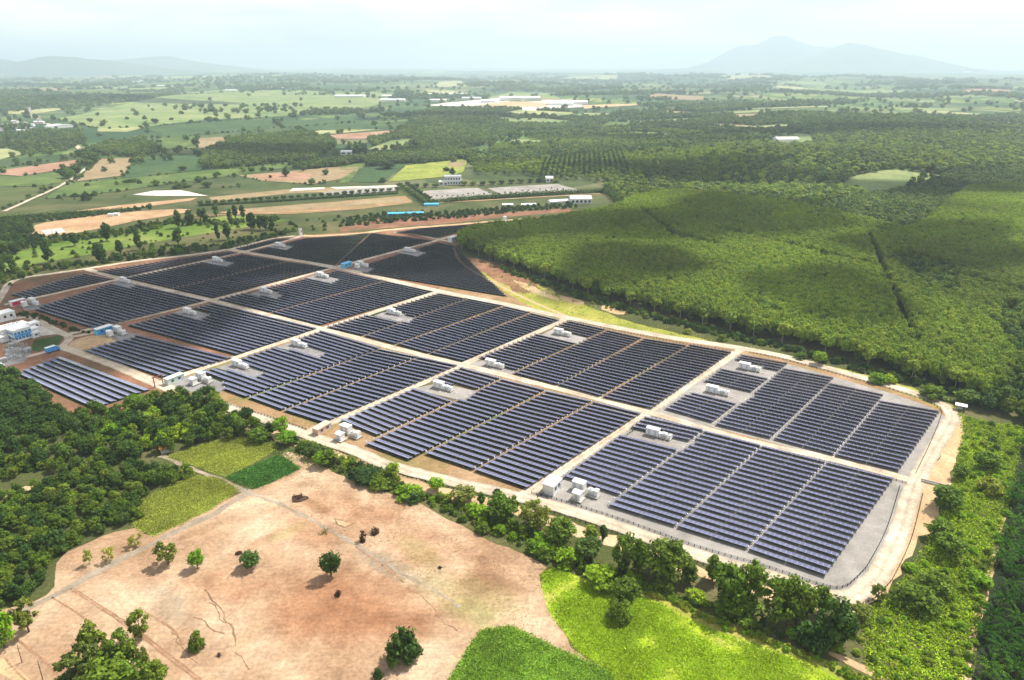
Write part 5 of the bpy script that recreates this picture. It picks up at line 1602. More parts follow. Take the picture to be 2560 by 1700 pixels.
ribbon('dirt_lane', PL(9, 2215,490, 2175,640, 2130,860, 2105,980, 2050,1170, 2010,1330, 1985,1470, 1970,1600), 1.8, M['sand'], .06, .4, 2.5)

# ------------------------------------------------------------------ inverter stations
ub = (S(1619, 1030) - S(1156, 912)).normalized()
ROWANG = math.atan2(ub.y, ub.x)        # direction of the rows (and of the containers)
M['blue_paint'] = mat_plain('blue_paint', (.04, .30, .66), .4, 0, .08, .5)
M['sky_paint'] = mat_plain('light_blue_paint', (.10, .50, .78), .4, 0, .08, .5)
M['red_paint'] = mat_plain('red_paint', (.62, .03, .09), .4, 0, .08, .5)
M['pink_paint'] = mat_plain('pale_pink_paint', (.62, .44, .36), .7, 0, .10, .5)
M['mint_paint'] = mat_plain('pale_green_paint', (.52, .62, .56), .5, 0, .08, .5)
M['roof_grey'] = mat_plain('grey_roof_sheet', (.40, .41, .42), .5, .2, .12, .4)
M['roof_white'] = mat_plain('white_roof_sheet', (.80, .81, .79), .45, 0, .06, .4)
M['window_glass'] = mat_plain('window_glass', (.03, .05, .08), .08, 0, .1, .5, .6)
M['blue_glass'] = mat_plain('blue_window_glass', (.05, .22, .45), .12, 0, .1, .5, .6)
M['black'] = mat_plain('dark_rubber', (.02, .02, .02), .8, 0, .1, 1)

def louvre(mb, cx, cy, cz, w, h, rz, n=5, off=.03):
    ca, sa = math.cos(rz), math.sin(rz)
    for i in range(n):
        mb.box(cx, cy, cz + h * i / n, w, off, h / n * .55, rz)

def container(parent, cx, cy, cz, lx, ly, lz, mat='white_paint', doors=2, name='container'):
    mb = MB()
    mb.box(cx, cy, cz, lx, ly, lz)
    # corner posts and corrugation ribs stand 3 cm proud
    for sx in (-1, 1):
        for sy in (-1, 1):
            mb.box(cx + sx * (lx / 2 - .05), cy + sy * (ly / 2 - .05), cz - .03, .18, .18, lz + .09)
    for i in range(int(lx / .5)):
        x = cx - lx / 2 + .4 + i * .5
        for sy in (-1, 1): mb.box(x, cy + sy * (ly / 2), cz + .1, .16, .06, lz - .2)
    c = mb.build(name, M[mat], parent)
    rf = MB()
    rf.box(cx, cy, cz + lz + .002, lx + .24, ly + .24, .12)
    rf.build('roof', M['roof_white'], c)
    d = MB()
    for i in range(doors):
        x = cx - lx / 2 + lx * (i + .5) / doors
        d.box(x, cy - ly / 2 - .05, cz + .15, .95, .05, lz - .6)
    d.build('door', M['grey_paint'], c)
    return c

def station(sx, sy, label, trio=False, sc=1.0):
    p = S(sx, sy); p.z = 0
    o = thing('inverter_station', label, 'inverter station', p, ROWANG, 'white inverter stations between the solar rows')
    o.scale = (sc, sc, sc)
    if not trio:
        b = MB()
        b.box(0, 0, .45, 11.4, 2.9, .22)
        for x in np.linspace(-5.4, 5.4, 7):
            for y in (-1.2, 1.2): b.box(x, y, 0, .4, .4, .45)
        b.build('platform', M['concrete'], o)
        container(o, -2.6, 0, .68, 5.6, 2.4, 2.9)
        t = MB()
        t.box(2.7, 0, .68, 2.5, 1.7, 2.0)
        t.box(2.7, 0, 2.685, 1.2, .8, .35)
        for i in range(8): t.box(1.7 + i * .29, -1.05, .9, .1, .42, 1.5)
        for i in range(8): t.box(1.7 + i * .29, 1.05, .9, .1, .42, 1.5)
        t.build('transformer', M['white_paint'], o)
        k = MB()
        k.box(.85, 0, .68, 1.0, 1.9, 1.7)
        k.box(5.0, .1, .68, .95, 1.7, 1.75)
        k.box(5.0, .1, 2.432, 1.05, 1.8, .08)
        k.build('switch_cabinet', M['white_paint'], o)
        r = MB()
        for x in (4.2, 5.6):
            for y in (-1.35, 1.35): r.box(x, y, .672, .06, .06, 1.1)
        r.box(4.9, -1.35, 1.775, 1.4, .06, .06); r.box(4.9, 1.35, 1.775, 1.4, .06, .06)
        r.build('railing', M['steel'], o)
        h = MB(); h.box(7.3, -.6, 0, .9, .7, .35); h.build('cable_pit_cover', M['concrete'], o)
    else:
        b = MB()
        for cx, cy, lx, ly in ((-2.6, 2.2, 5.0, 3.2), (3.3, 1.4, 4.6, 3.4), (-.4, -3.4, 4.4, 3.6)):
            b.box(cx, cy, .4, lx, ly, .25)
            for ex in (-1, 1):
                for ey in (-1, 1): b.box(cx + ex * (lx / 2 - .3), cy + ey * (ly / 2 - .3), 0, .4, .4, .4)
        b.build('platform', M['concrete'], o)
        container(o, -2.6, 2.3, .66, 4.4, 2.5, 2.9, doors=2)
        t = MB()
        t.box(2.4, 1.4, .66, 1.9, 1.6, 2.0); t.box(2.4, 1.4, 2.665, .9, .8, .4)
        for i in range(6): t.box(1.7 + i * .28, .35, .9, .1, .5, 1.4)
        t.box(4.4, 1.6, .66, 1.4, 2.0, 2.1); t.box(4.4, 1.6, 2.762, 1.5, 2.1, .08)
        t.build('transformer', M['white_paint'], o)
        c = MB(); c.box(-.5, -3.3, .66, 2.8, 2.4, 2.5)
        kc = c.build('switch_kiosk', M['white_paint'], o)
        rf = MB(); rf.prism_roof(-.5, -3.3, 3.165, 2.8, 2.4, .5, 0, .25); rf.build('roof', M['roof_white'], kc)
        d = MB(); d.box(-.5, -4.53, .85, 1.0, .06, 1.9); d.build('door', M['grey_paint'], kc)
        r = MB()
        for x in (1.1, 5.5):
            for y in (-.2, 3.0): r.box(x, y, .652, .06, .06, 1.1)
        r.box(3.3, -.2, 1.755, 4.4, .06, .06); r.box(5.5, 1.4, 1.757, .06, 3.1, .06)
        r.build('railing', M['steel'], o)
    return o

for sx, sy, lab in [(1646,1092, 'inverter station on the grey pad nearest the corner of the corner gravel block'), (1873,925, 'inverter station at the far end of the rear gravel block'), (1793,984, 'inverter station on the lower pad of the rear gravel block'),
        (1108,973, 'inverter station on the pad of the middle block'), (1406,838, 'inverter station on the far pad of the grassy block'), (1237,917, 'inverter station on the brown pad by the road crossing'),
        (749,866, 'inverter station on the rear pad of the left front block'), (602,918, 'inverter station on the front pad of the left front block'), (986,786, 'inverter station on the pad beside the long cross road'),
        (476,785, 'inverter station in the block above the brown mound'), (666,732, 'inverter station in the block behind the road crossing, left'), (807,693, 'inverter station in the block behind the road crossing, right'),
        (545,654, 'inverter station at the far road of the left rear block'), (314,706, 'inverter station by the road crossing at far left'), (701,617, 'inverter station in the farthest large block'), (1025,630, 'inverter station below the white cabin by the forest')]:
    station(sx, sy, lab, False, 1.0)
for sx, sy, lab in [(1457,1238, 'group of three white electrical kiosks by the white building'), (868,1092, 'group of three white electrical kiosks by the pink hut'), (502,955, 'group of three white electrical kiosks by the pale green container'),
        (292,836, 'group of three white electrical kiosks by the bright blue container'), (78,763, 'group of three white electrical kiosks by the red container'), (903,668, 'group of three white electrical kiosks by the light blue container')]:
    station(sx, sy, lab, True, 1.08)

def hut(sx, sy, l, w, h, wall, roof, label, name='electrical_hut', cat='hut', rz=None, gable=False, windows=2, front=None, group=None):
    p = S(sx, sy)
    o = thing(name, label, cat, p, ROWANG + math.pi / 2 if rz is None else rz, group)
    b = MB(); b.box(0, 0, 0, l, w, .25); b.box(0, 0, .25, l - .1, w - .1, h - .25)
    for ex in (-1, 1):
        for ey in (-1, 1): b.box(ex * (l / 2 - .06), ey * (w / 2 - .06), .25, .16, .16, h - .25)
    b.build('wall', M[wall], o)
    r = MB()
    if gable: r.prism_roof(0, 0, h + .003, l, w, w * .22, 0, .35)
    else:
        r.box(0, 0, h + .003, l + .5, w + .5, .14); r.box(0, 0, h + .146, l * .9, w * .86, .06)
    r.build('roof', M[roof], o)
    for i in range(windows):
        x = -l / 2 + l * (i + .7) / (windows + .4)
        for ey in (-1, 1):
            wv = MB(); wv.box(x, ey * (w / 2), h * .42, min(1.4, l / windows * .5), .08, h * .32); wv.build('window', M['window_glass'], o)
    d = MB(); d.box(l * .38, -w / 2, .26, .95, .07, min(2.1, h * .72)); d.build('door', M['grey_paint'], o)
    if front:
        f = MB()
        f.box(0, -w / 2 + .02, .4, l - .3, .12, h - .75); f.box(0, w / 2 - .02, .4, l - .3, .12, h - .75)
        f.build('front_panel', M[front], o)
    return o
RZX = ROWANG + math.pi / 2
hut(1380,1226, 6.6, 4.6, 4.2, 'white_paint', 'roof_white', 'bright white flat-roofed building at the road junction by three kiosks', name='white_building', cat='building')
hut(806,1078, 8.0, 3.4, 3.0, 'pink_paint', 'pink_paint', 'long pale pink hut beside the three kiosks at the road', rz=RZX)
hut(437,955, 9.0, 3.4, 3.4, 'mint_paint', 'mint_paint', 'pale green container building beside grey yard and brown post', name='container_building', cat='building', rz=RZX)
hut(261,832, 9.4, 3.8, 3.8, 'sky_paint', 'roof_white', 'bright blue container building at the brown mound', name='container_building', cat='building', rz=RZX, front='blue_paint')
hut(867,667, 9.0, 3.6, 3.4, 'sky_paint', 'sky_paint', 'light blue container building at the far road crossing', name='container_building', cat='building', rz=RZX)
hut(46,762, 8.6, 3.4, 3.4, 'white_paint', 'roof_white', 'white roofed container building with red front at the left edge', name='container_building', cat='building', rz=RZX, front='red_paint')
hut(1131,604, 8.0, 4.5, 4.5, 'white_paint', 'roof_white', 'white cabin at the corner of the plantation', name='white_cabin', cat='cabin', rz=RZX)
hut(752,588, 2.2, 2.2, 6.5, 'white_paint', 'roof_grey', 'small white guard tower at the far road end', name='guard_tower', cat='tower', windows=1)
hut(1262,553, 3.0, 3.0, 5, 'white_paint', 'roof_white', 'tiny white post at the farthest road end', name='guard_post', cat='guard post', windows=1)

# white canopy shelter at the right road corner
p = S(2400, 1024)
o = thing('shelter', 'small white canopy shelter at the right road corner', 'shelter', p, ROWANG)
b = MB()
for ex in (-1.9, 1.9):
    for ey in (-1.3, 1.3): b.box(ex, ey, 0, .14, .14, 2.6)
b.build('post', M['steel'], o)
b = MB(); b.prism_roof(0, 0, 2.603, 4.2, 3.0, .6, 0, .3); b.build('roof', M['roof_white'], o)
b = MB(); b.box(0, .8, 0, 2.2, .6, .9); b.build('counter', M['grey_paint'], o)
# culvert
p = P(9, 1765, 288)
o = thing('culvert', 'grey concrete culvert running off the road into the thicket', 'culvert', p, ROWANG)
b = MB()
for ey in (-.7, .7): b.box(0, ey, 0, 9, .3, .7)
b.box(0, 0, .02, 8.9, 1.1, .12)
b.build('channel', M['concrete'], o)
b = MB(); b.box(4.9, 0, 0, .6, 3.2, 1.2); b.build('headwall', M['concrete'], o)
# red-brown post by the pale green container
p = S(398, 965)
o = thing('gate_post', 'rusty brown gate frame at the wood edge near the pale green container', 'gate', p, RZX)
b = MB(); b.box(-2.2, 0, 0, .35, .35, 5.2); b.box(2.2, 0, 0, .35, .35, 5.2); b.box(0, 0, 5.203, 5.4, .45, .4)
b.build('frame', mat_plain('rusty_steel', (.16, .07, .035), .8, .2, .3, 1), o)

# control building at the left
p = S(48, 843)
RL = ROWANG + math.pi / 2
o = thing('control_building', 'white control building of several flat roofed blocks with blue windows', 'building', p, RL)
def block(cx, cy, l, w, h, name, roofm='roof_white', wallm='white_paint'):
    b = MB(); b.box(cx, cy, 0, l, w, h); b.box(cx, cy, 0.003, l + .16, w + .16, .5); c = b.build(name, M[wallm], o)
    r = MB(); r.box(cx, cy, h + .003, l + .5, w + .5, .22); r.box(cx, cy, h + .226, l - .6, w - .6, .05); r.build('roof', M[roofm], c)
    return c
block(0, 5.2, 15, 7.5, 6.4, 'main_hall')
fb = block(-.6, -3.4, 9.5, 8.2, 7.0, 'front_block')
block(7.2, -2.0, 5.2, 5.4, 4.0, 'side_wing')
block(-1.5, 11.6, 10, 4.6, 5.2, 'rear_wing')
block(-7.8, 1.0, 4.0, 5.0, 3.2, 'side_wing')
for lv in (1.2, 4.2):
    w = MB()
    for i in range(5): w.box(-4.4 + i * 1.9, -7.52, lv, 1.5, .1, 1.5)
    w.build('window', M['blue_glass'], fb)
    w = MB()
    for i in range(4): w.box(-5.37, -6.2 + i * 1.9, lv, .1, 1.4, 1.5)
    w.build('window', M['blue_glass'], fb)
w = MB(); w.box(-.6, -7.56, 2.85, 9.3, .1, 1.2); w.build('fascia', M['blue_paint'], fb)
ac = MB()
for i in range(4): ac.box(-3 + i * 2.2, 6, 6.9, 1.2, .9, .8)
ac.build('rooftop_unit', M['grey_paint'], o)
hut(8, 800, 12, 8, 5.0, 'white_paint', 'roof_white', 'white flat-roofed office at the left edge behind the control building', name='office_building', cat='building', rz=RL, windows=3)
hut(84, 823, 6, 5, 4.4, 'white_paint', 'roof_white', 'small white outbuilding right of the control building', name='outbuilding', cat='building', rz=RL)
hut(89, 842, 4.2, 3.6, 3.0, 'white_paint', 'roof_white', 'smallest white shed beside the concrete yard', name='shed', cat='shed', rz=RL, windows=1)
# blue box truck
p = S(132, 880)
o = thing('box_truck', 'blue box truck with white roof parked on the lane by the substation', 'truck', p, RL)
b = MB(); b.box(-.7, 0, .95, 5.2, 2.3, 2.5); bx = b.build('cargo_box', M['blue_paint'], o)
b = MB(); b.box(-.7, 0, 3.453, 5.3, 2.4, .1); b.build('roof', M['roof_white'], bx)
b = MB(); b.box(2.9, 0, .7, 1.6, 2.2, 1.0); b.box(2.75, 0, 1.702, 1.2, 2.0, .9); b.build('cab', M['blue_paint'], o)
b = MB(); b.box(3.37, 0, 1.75, .06, 1.8, .7); b.build('windscreen', M['window_glass'], o)
b = MB(); b.box(.3, 0, .55, 6.6, .9, .3); b.build('chassis', M['dark_steel'], o)
for x in (-2.3, 2.8):
    for y in (-1.05, 1.05):
        b = MB(); b.tube([(x, y - .14, .48), (x, y + .14, .48)], [.48, .48], 12); b.f.append(tuple(range(11, -1, -1))); b.uv.append(None); b.build('wheel', M['black'], o)
# substation gear
rgs = random.Random(8)
for i in range(9):
    p = S(22 + (i % 5) * 11 + rgs.uniform(-2, 2), 878 + (i // 5) * 16 + rgs.uniform(-3, 3))
    o = thing('switchgear_frame', 'grey steel switchgear frame in the substation yard below the control building', 'switchgear', p, RL + rgs.uniform(-.1, .1), 'steel frames of the substation yard')
    b = MB()
    for ex in (-1.6, 1.6): b.box(ex, 0, 0, .18, .18, 4.2)
    b.box(0, 0, 4.203, 3.8, .22, .22); b.box(0, 0, 2.4, 3.02, .12, .12)
    b.build('frame', M['steel'], o)
    for ex in (-1.2, 0, 1.2):
        b = MB(); b.tube([(ex, 0, 4.43), (ex, 0, 5.3)], [.13, .09], 6); b.build('insulator', M['grey_paint'], o)
    b = MB(); b.box(0, 1.3, 0, 1.6, .9, 1.3); b.build('control_cabinet', M['grey_paint'], o)
for i, (x, y) in enumerate(((30, 868), (72, 880), (10, 905))):
    p = S(x, y)
    o = thing('transformer', ['grey transformer nearest the control building', 'grey transformer at the right end of the substation yard', 'grey transformer at the lower left of the substation yard'][i], 'transformer', p, RL)
    b = MB(); b.box(0, 0, .2, 3, 1.8, 2.3)
    for q_ in range(8): b.box(-1.2 + q_ * .34, -1.15, .4, .1, .5, 1.8); b.box(-1.2 + q_ * .34, 1.15, .4, .1, .5, 1.8)
    b.build('tank', M['grey_paint'], o)
    b = MB()
    for ex in (-.8, 0, .8): b.tube([(ex, 0, 2.5), (ex, 0, 3.4)], [.14, .08], 6)
    b.build('bushing', M['roof_grey'], o)
# parked car at the left edge
p = S(3, 915)
o = thing('parked_car', 'white car parked at the left edge below the substation', 'car', p, ROWANG)
b = MB(); b.box(0, 0, .35, 4.3, 1.75, .6); b.box(-.2, 0, .952, 2.3, 1.5, .55); b.build('body', M['white_paint'], o)
b = MB(); b.box(-.2, 0, 1.0, 2.34, 1.54, .36); b.build('window', M['window_glass'], o)
for x in (-1.35, 1.35):
    for y in (-.8, .8):
        b = MB(); b.tube([(x, y - .1, .32), (x, y + .1, .32)], [.32, .32], 10); b.build('wheel', M['black'], o)
# hut in the wood
p = P(0, 384, 1040)
o = thing('field_hut', 'small hut with orange roof under the trees of the mixed wood', 'hut', p, .6)
b = MB(); b.box(0, 0, 0, 4.5, 3.6, 2.5); b.build('wall', M['concrete'], o)
b = MB(); b.prism_roof(0, 0, 2.503, 4.5, 3.6, 1.2, 0, .5); b.build('roof', mat_plain('orange_roof', (.75, .30, .04), .7, 0, .1, .5), o)

# ------------------------------------------------------------------ fences along the roads
def offset_line(line, off):
    out = []
    n = len(line)
    for i, p in enumerate(line):
        d = (line[min(i + 1, n - 1)] - line[max(i - 1, 0)]).normalized()
        out.append(p + Vector((-d.y, d.x, 0)) * off)
    return out
def fence(line, label, post_step=2.0, h=.95):
    o = thing('wire_fence', label, 'fence', line[0].to_3d(), 0, 'wire fences along the farm roads')
    o0 = line[0].copy()
    L = [p - o0 for p in line]
    pm, wm = MB(), MB()
    acc = 0
    for i in range(len(L) - 1):
        a, b = L[i], L[i + 1]
        d = (b - a).length
        ang = math.atan2(b.y - a.y, b.x - a.x)
        t = -acc
        while t < d:
            if t >= 0:
                q_ = a.lerp(b, t / d)
                pm.box(q_.x, q_.y, 0, .2, .2, h, ang)
            t += post_step
        acc = (d - (t - post_step))
        for z in (.2, .5, h - .12):
            m_ = (a + b) / 2
            wm.box(m_.x, m_.y, z, d, .045, .07, ang)
    po = pm.build('post', M['black'], o); po['kind'] = 'stuff'
    wm.build('wire', M['black'], o)
C2 = spline([Vector((p.x, p.y, 0)) for p in SL(515,1000, 670,1051, 765,1086, 899,1132, 965,1161, 1118,1201, 1290,1240)], 6)
fence(offset_line(C2, -4.2), 'dark wire fence on the hedge side of the front road, left stretch')
C3 = spline([Vector((p.x, p.y, 0)) for p in SL(1320,1248, 1386,1265, 1539,1314, 1730,1383, 1913,1437, 2040,1481, 2085,1492, 2119,1494, 2150,1483, 2173,1462, 2196,1437, 2246,1337, 2278,1225)], 4)
fence(offset_line(C3, 3.9), 'dark wire fence round the gravel of the corner block')
fence(offset_line(C3, -3.9), 'dark wire fence on the outer edge of the road bend')
C4 = spline([Vector((p.x, p.y, 0)) for p in SL(1875,880, 1978,902, 2234,973, 2330,1006, 2356,1022, 2362,1034, 2338,1100, 2296,1190)], 5)
fence(offset_line(C4, -1.2), 'dark wire fence round the gravel of the rear block')
C5 = spline([Vector((p.x, p.y, 0)) for p in SL(1430,798, 1660,845, 1840,873)], 6)
fence(offset_line(C5, -3.8), 'dark wire fence below the yellow verge')
C6 = spline([Vector((p.x, p.y, 0)) for p in SL(1330,1238, 1610,1046)], 6)
fence(offset_line(C6, -2.6), 'dark wire fence left of the corner block along the cross road')
C7 = spline([Vector((p.x, p.y, 0)) for p in SL(1635,1038, 1867,1105, 2073,1150, 2268,1202)], 6)
fence(offset_line(C7, -2.4), 'dark wire fence between the two gravel blocks')
C8 = spline([Vector((p.x, p.y, 0)) for p in SL(545,1018, 670,1058, 750,1086)], 6)
fence(offset_line(C8, 4.2), 'dark wire fence on the solar side of the front road, left stretch')

# ------------------------------------------------------------------ clipped hedges in the middle distance
def hedge(pts, w, h, label, mat='leaf_dark', n=2600):
    rng = np.random.default_rng(int(pts[0].y))
    line = spline([Vector((p.x, p.y, 0)) for p in pts], 8)
    X, Nn = [], []
    seg = np.array([(p.x, p.y) for p in line])
    for _ in range(n):
        i = rng.integers(0, len(seg) - 1)
        t = rng.random()
        c = seg[i] * (1 - t) + seg[i + 1] * t
        d = seg[i + 1] - seg[i]; d = d / np.linalg.norm(d)
        s = rng.uniform(-1, 1); z = rng.uniform(.1, 1)
        X.append((c[0] - d[1] * s * w / 2, c[1] + d[0] * s * w / 2, z * h * rng.uniform(.8, 1.1)))
        Nn.append((-d[1] * s, d[0] * s, .5 + z) + rng.normal(0, .4, 3))
    V, Q = leaf_quads(np.array(X), np.array(Nn), .9, rng)
    base = np.array([line[0].x, line[0].y, float(hgt(line[0].x, line[0].y))])
    V[:, 2] = np.maximum(V[:, 2], .02)
    V[:, 2] += hgt(V[:, 0], V[:, 1])
    tag(link('hedge', mesh_np('hedge', V - base, Q, None, M[mat]), None, base), label, 'hedge')
hedge(PL(2, 570,1328, 700,1320, 900,1304, 1200,1283, 1500,1266, 1730,1256), 7, 5.5, 'long dark hedge in front of the grey yards', n=5200)
hedge(PL(1, 1300,1346, 1700,1325, 2000,1304, 2352,1282, 2600,1266), 4, 2.6, 'low dark hedge under the avenue trees', n=3800)
hedge(PL(1, 0,1430, 230,1415, 480,1400, 700,1385, 800,1372), 4, 3.5, 'ragged dark hedge above the bare works ground', n=2200)
hedge(PL(2, 1745,1260, 1800,1300, 1850,1350, 1900,1350, 1960,1330), 12, 9, 'dark tree hedge at the tip of the plantation', n=2600)
# small trees of the grey yards
G = 'small trees planted over the grey yards'
for i in range(24):
    x = 600 + i * 34 if i < 12 else 1040 + (i - 12) * 38
    y = (1290 - i * 2.0 if i < 12 else 1262 - (i - 12) * 2.3) + rgs.uniform(-9, 7)
    tree_px('bush_dark', 2, x, y, y - 13, 13, 'small round tree dotted over the grey yards', group=G, var=i % 3)

# ------------------------------------------------------------------ buildings beyond the farm
def big(k, x, y, wpx, dpt, h, wall, roof, label, name='warehouse', cat='building', gable=True, rz=0.05, win=0, storeys=1):
    p = P(k, x, y)
    l = wpx / 2.6133 * mpp(p)
    o = thing(name, label, cat, (p.x, p.y + dpt / 2, p.z - .3), rz)
    b = MB(); b.box(0, 0, 0, l, dpt, h)
    for i in range(storeys - 1): b.box(0, 0, h * (i + 1) / storeys, l + .5, dpt + .5, .35)
    b.build('wall', M[wall], o)
    r = MB()
    if gable: r.prism_roof(0, 0, h + .01, l, dpt, min(3.5, dpt * .16), 0, .5)
    else: r.box(0, 0, h + .01, l + 1.2, dpt + 1.2, .4)
    r.build('roof', M[roof], o)
    for s in range(storeys if win else 0):
        for i in range(win):
            wv = MB(); wv.box(-l / 2 + l * (i + .5) / win, -dpt / 2, h * (s + .3) / storeys, l / win * .6, .12, h / storeys * .42); wv.build('window', M['window_glass'], o)
    return o
big(2, 735, 1208, 104, 14, 11, 'white_paint', 'roof_grey', 'grey-roofed two-storey office building behind the grey yards', 'office_building', win=6, storeys=2, gable=False)
big(2, 675, 1212, 56, 10, 5, 'white_paint', 'roof_white', 'low white wing left of the grey-roofed office building', 'office_wing', gable=False, win=2)
big(2, 1574, 1332, 132, 16, 6.0, 'white_paint', 'roof_white', 'white warehouse at the end of the long hedge', win=5)
big(2, 1430, 1332, 130, 9, 3.4, 'white_paint', 'roof_white', 'low white shed left of the white warehouse', 'shed', rz=.3)
big(2, 1232, 1352, 92, 7, 2.8, 'white_paint', 'roof_white', 'long white shed among dark scrub', 'shed', rz=.1)
big(2, 1095, 1350, 66, 6, 2.6, 'white_paint', 'roof_white', 'short white shed left of the long white shed', 'shed', rz=.1)
big(2, 428, 1412, 225, 6, 3.4, 'sky_paint', 'sky_paint', 'long blue-roofed building behind the red bank', 'blue_building', win=8, rz=.12)
big(2, 596, 1346, 90, 6, 2.4, 'sky_paint', 'sky_paint', 'short light blue roof at the lane corner', 'shed', rz=.1)
big(2, 1368, 1192, 44, 12, 6, 'white_paint', 'roof_white', 'white house beyond the right grey yard', 'house', win=2)
big(2, 40, 1012, 66, 12, 6, 'white_paint', 'roof_white', 'white house at the left end of the tree belt', 'house', win=2)
big(2, 630, 968, 22, 9, 6, 'white_paint', 'roof_white', 'small white house in front of the hill forest', 'house', win=1)
big(3, 808, 938, 130, 26, 9, 'white_paint', 'roof_white', 'long white shed in the round clearing of the right forest', 'farm_shed')
big(3, 2105, 1094, 26, 10, 6, 'white_paint', 'roof_white', 'white house alone in the right forest', 'house', win=1)
big(1, 725, 1415, 26, 4, 3, 'white_paint', 'roof_white', 'left white site cabin on the bare works ground', 'site_cabin', 'cabin')
big(1, 758, 1412, 26, 4, 3, 'white_paint', 'roof_white', 'right white site cabin on the bare works ground', 'site_cabin', 'cabin')
for i, (k, x, y, w, d, h) in enumerate([(2, 1175, 656, 250, 60, 12), (2, 1545, 684, 140, 50, 11), (2, 705, 628, 240, 50, 10), (2, 860, 652, 120, 40, 9), (2, 968, 672, 90, 40, 9), (2, 640, 664, 100, 30, 8), (2, 340, 662, 150, 40, 8), (2, 60, 636, 180, 50, 8), (2, 320, 636, 90, 40, 8), (2, 1440, 690, 160, 40, 9),
        (1, 890, 538, 46, 60, 10), (2, 690, 436, 54, 120, 24), (1, 1790, 582, 80, 60, 9), (1, 1500, 597, 60, 50, 8), (1, 1065, 568, 70, 60, 9), (3, 1985, 472, 30, 80, 14)]):
    big(k, x, y, w, d, h, 'white_paint', 'roof_white', 'pale industrial shed on the far plain, %s of those listed from the white yard outwards' % ORD[i + 1] if i > 9 else 'large pale factory hall in the white industrial area, %s' % ['widest, in the middle', 'at the right end', 'behind, long and grey', 'short, left of the widest', 'small, at the front', 'at the left front', 'far left with trees', 'leftmost and long', 'behind the far left hall', 'low, by the sandy road'][i], 'factory_hall', gable=True, rz=rgs.uniform(-.06, .06))['category'] = 'factory hall'
outl = ['white shed at the pale strip far left', 'white block on the hazy horizon', 'white shed behind the lime field, right', 'white shed behind the lime field, left', 'pale pink shed in the blue forest band', 'white speck of a hall at the far right plain']
for ob in [o for o in bpy.data.objects if o.get('category') == 'factory hall' and 'of those listed' in o.get('label', '')]:
    ob['label'] = outl.pop(0)
for i in range(26):
    x, y = rgs.uniform(0, 215), rgs.uniform(792, 868)
    if i > 20: x, y = rgs.uniform(200, 300), rgs.uniform(762, 812)
    o = big(1, x, y, rgs.uniform(12, 24), 9, rgs.uniform(4, 6), 'white_paint' if i % 3 else 'pink_paint', ['roof_grey', 'roof_white', 'pink_paint'][i % 3], 'small low house of the village at the far left', 'house', rz=rgs.uniform(-.6, .6))
    o['group'] = 'houses of the far left village'
    o['category'] = 'house'
big(1, 340, 842, 50, 60, 6, 'white_paint', 'roof_white', 'long white poultry shed by the village road', 'farm_shed', rz=-.5)
big(1, 188, 770, 16, 14, 32, 'concrete', 'roof_grey', 'grey tower standing over the far left village', 'water_tower', 'tower', gable=False)

# ------------------------------------------------------------------ hills on the horizon
M['hill'] = mat_soil('hill_forest_cover', [(.03, .06, .025), (.045, .08, .03), (.07, .10, .04)], .0006, .004, .02, bumpd=0, finek=.15)
def ridge(name, pts, D, depth, seed, base=174):
    """skyline through photo pixels at distance D, with slopes in front and behind"""
    rng = np.random.default_rng(seed)
    xs_ = np.linspace(pts[0][0], pts[-1][0], 150)
    ysk = np.interp(xs_, [p[0] for p in pts], [p[1] for p in pts])
    rough = np.zeros(150)
    for f in (5, 11, 23, 47): rough += np.sin(np.linspace(0, f * 3.1, 150) + rng.uniform(0, 6)) / f
    V = []
    rows_ = 13
    for r in range(rows_):
        t = r / (rows_ - 1) * 2 - 1
        prof = math.cos(t * math.pi / 2) ** 1.3
        for i in range(150):
            d = ray(xs_[i], ysk[i] + rough[i] * 2.4)
            top = H + D * d.z / d.y
            wob = 1 + .22 * math.sin(i * .33 + r * 1.3 + seed) * (1 - prof)
            z = max(0, top) * prof * wob - 30 * (1 - prof)
            y = D + t * depth
            V.append((D * d.x / d.y * (1 + t * depth / D * .4), y, z))
    Q = [(r * 150 + i, r * 150 + i + 1, (r + 1) * 150 + i + 1, (r + 1) * 150 + i) for r in range(rows_ - 1) for i in range(149)]
    o = link(name, mesh_np(name, V, Q, None, M['hill'], True))
    return tag(o, kind='structure')
def zpts(k, *xy):
    return [sp(k, xy[i], xy[i + 1]) for i in range(0, len(xy), 2)]
ridge('hills', zpts(1, -700,470, -300,390, 0,384, 90,404, 200,394, 330,364, 480,371, 560,385, 700,395, 900,420, 1100,450, 1300,470), 15000, 2400, 3)
ridge('hills', zpts(1, 500,450, 700,392, 900,380, 1080,364, 1200,388, 1400,420, 1700,455), 20000, 2600, 5)
ridge('hills', zpts(3, -200,460, 160,445, 300,400, 390,350, 480,300, 620,288, 700,242, 790,233, 860,262, 950,295, 1090,308, 1200,330, 1400,400, 1600,450), 21000, 2700, 7)
ridge('hills', zpts(3, 560,470, 850,400, 1000,350, 1100,312, 1200,280, 1300,290, 1480,338, 1620,362, 1760,395, 1880,425, 2000,448), 18000, 2500, 9)

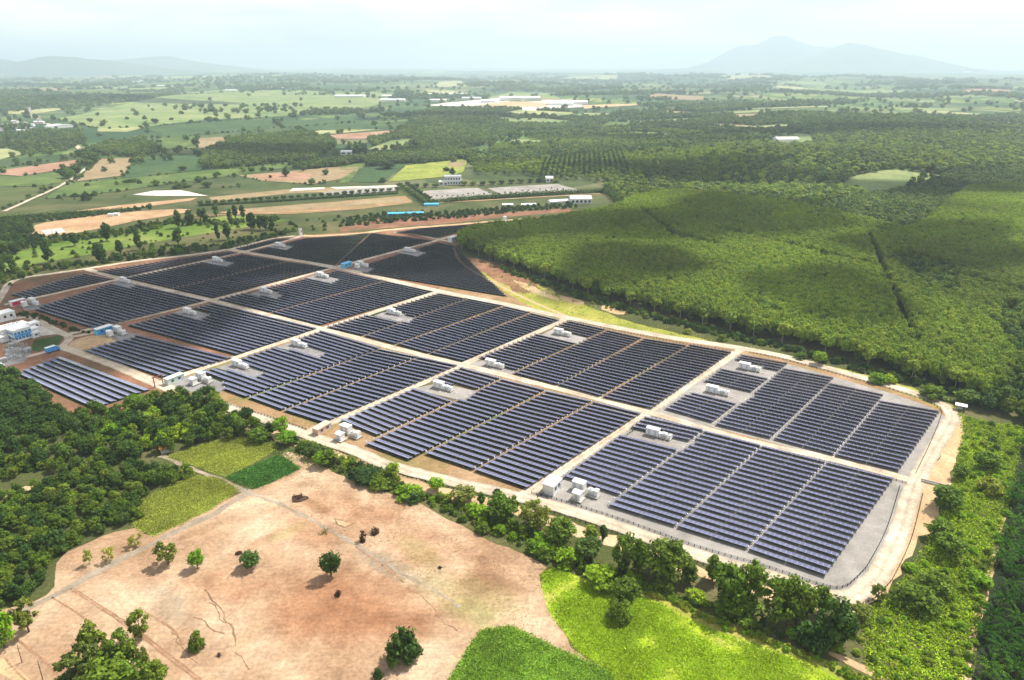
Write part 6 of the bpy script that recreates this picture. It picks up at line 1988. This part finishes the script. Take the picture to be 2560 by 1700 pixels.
# ------------------------------------------------------------------ clouds that shade parts of the land (far above the view)
m, n, l, b = newmat('cloud')
b.inputs['Base Color'].default_value = (.9, .9, .9, 1)
b.inputs['Roughness'].default_value = 1
tr = n.new('ShaderNodeBsdfTransparent')
g = n.new('ShaderNodeNewGeometry')
fa = noise(n, l, .011, 5, .6, worldpos(n, l), .3)
rp = ramp(n, l, fa, [(.32, .50), (.54, .97)])
mx = n.new('ShaderNodeMixShader')
l.new(rp, mx.inputs[0]); l.new(tr.outputs[0], mx.inputs[1]); l.new(b.outputs[0], mx.inputs[2])
l.new(mx.outputs[0], n['Material Output'].inputs['Surface'])
M['cloud'] = m
CLOUDZ = 1750
def cloud(sx, sy, rx, ry, seed):
    p = S(sx, sy)
    c = p + SUNV * (CLOUDZ / SUNV.z)
    bm = bmesh.new()
    bmesh.ops.create_icosphere(bm, subdivisions=4, radius=1)
    rng = np.random.default_rng(seed)
    ph = rng.uniform(0, 6.28, 6)
    for v in bm.verts:
        d = v.co.normalized()
        a = math.atan2(d.y, d.x)
        k = 1 + .22 * math.sin(2 * a + ph[0]) + .14 * math.sin(3 * a + ph[1]) + .10 * math.sin(5 * a + 2 * d.z + ph[2]) + .06 * math.sin(9 * a + ph[3])
        v.co = Vector((d.x * rx * k, d.y * ry * k, d.z * 60 * k * (1 if d.z > 0 else .4)))
    me = bpy.data.meshes.new('cloud')
    bm.to_mesh(me); bm.free()
    me.polygons.foreach_set('use_smooth', [True] * len(me.polygons))
    me.materials.append(M['cloud'])
    tag(link('cloud', me, None, c), kind='structure')
for a in CLOUDS if 'CLOUDS' in globals() else [(330, 760, 95, 85, 1), (800, 640, 110, 70, 2), (1300, 590, 110, 60, 3), (1830, 560, 120, 75, 4), (2330, 640, 80, 60, 13), (1560, 690, 60, 45, 14), (2050, 760, 55, 45, 15), (2350, 480, 150, 80, 6), (1700, 430, 200, 70, 7), (700, 380, 220, 80, 8), (250, 245, 700, 160, 9), (1150, 290, 350, 90, 10), (2000, 330, 400, 110, 12)]:
    cloud(*a)

# ------------------------------------------------------------------ haze
zt = max(o.location.z + max(v.co.z for v in o.data.vertices) for o in bpy.data.objects if o.name.startswith('hills')) + 25
zb = float(gz.min()) - 1.0
m = bpy.data.materials.new('haze')
m.use_nodes = True
n, l = m.node_tree.nodes, m.node_tree.links
n.clear()
ou = n.new('ShaderNodeOutputMaterial')
pv = n.new('ShaderNodeVolumePrincipled')
pv.inputs['Color'].default_value = (.71, .855, 1.0, 1)
pv.inputs['Density'].default_value = HAZE if 'HAZE' in globals() else 1.0e-4
pv.inputs['Anisotropy'].default_value = .2
l.new(pv.outputs[0], ou.inputs['Volume'])
mb = MB()
mb.box(0, 30000, zb, 124000, 64000, zt - zb)
hz = mb.build('haze', m)
tag(hz, kind='stuff')
print('haze', zb, zt, 'objects', len(bpy.data.objects))
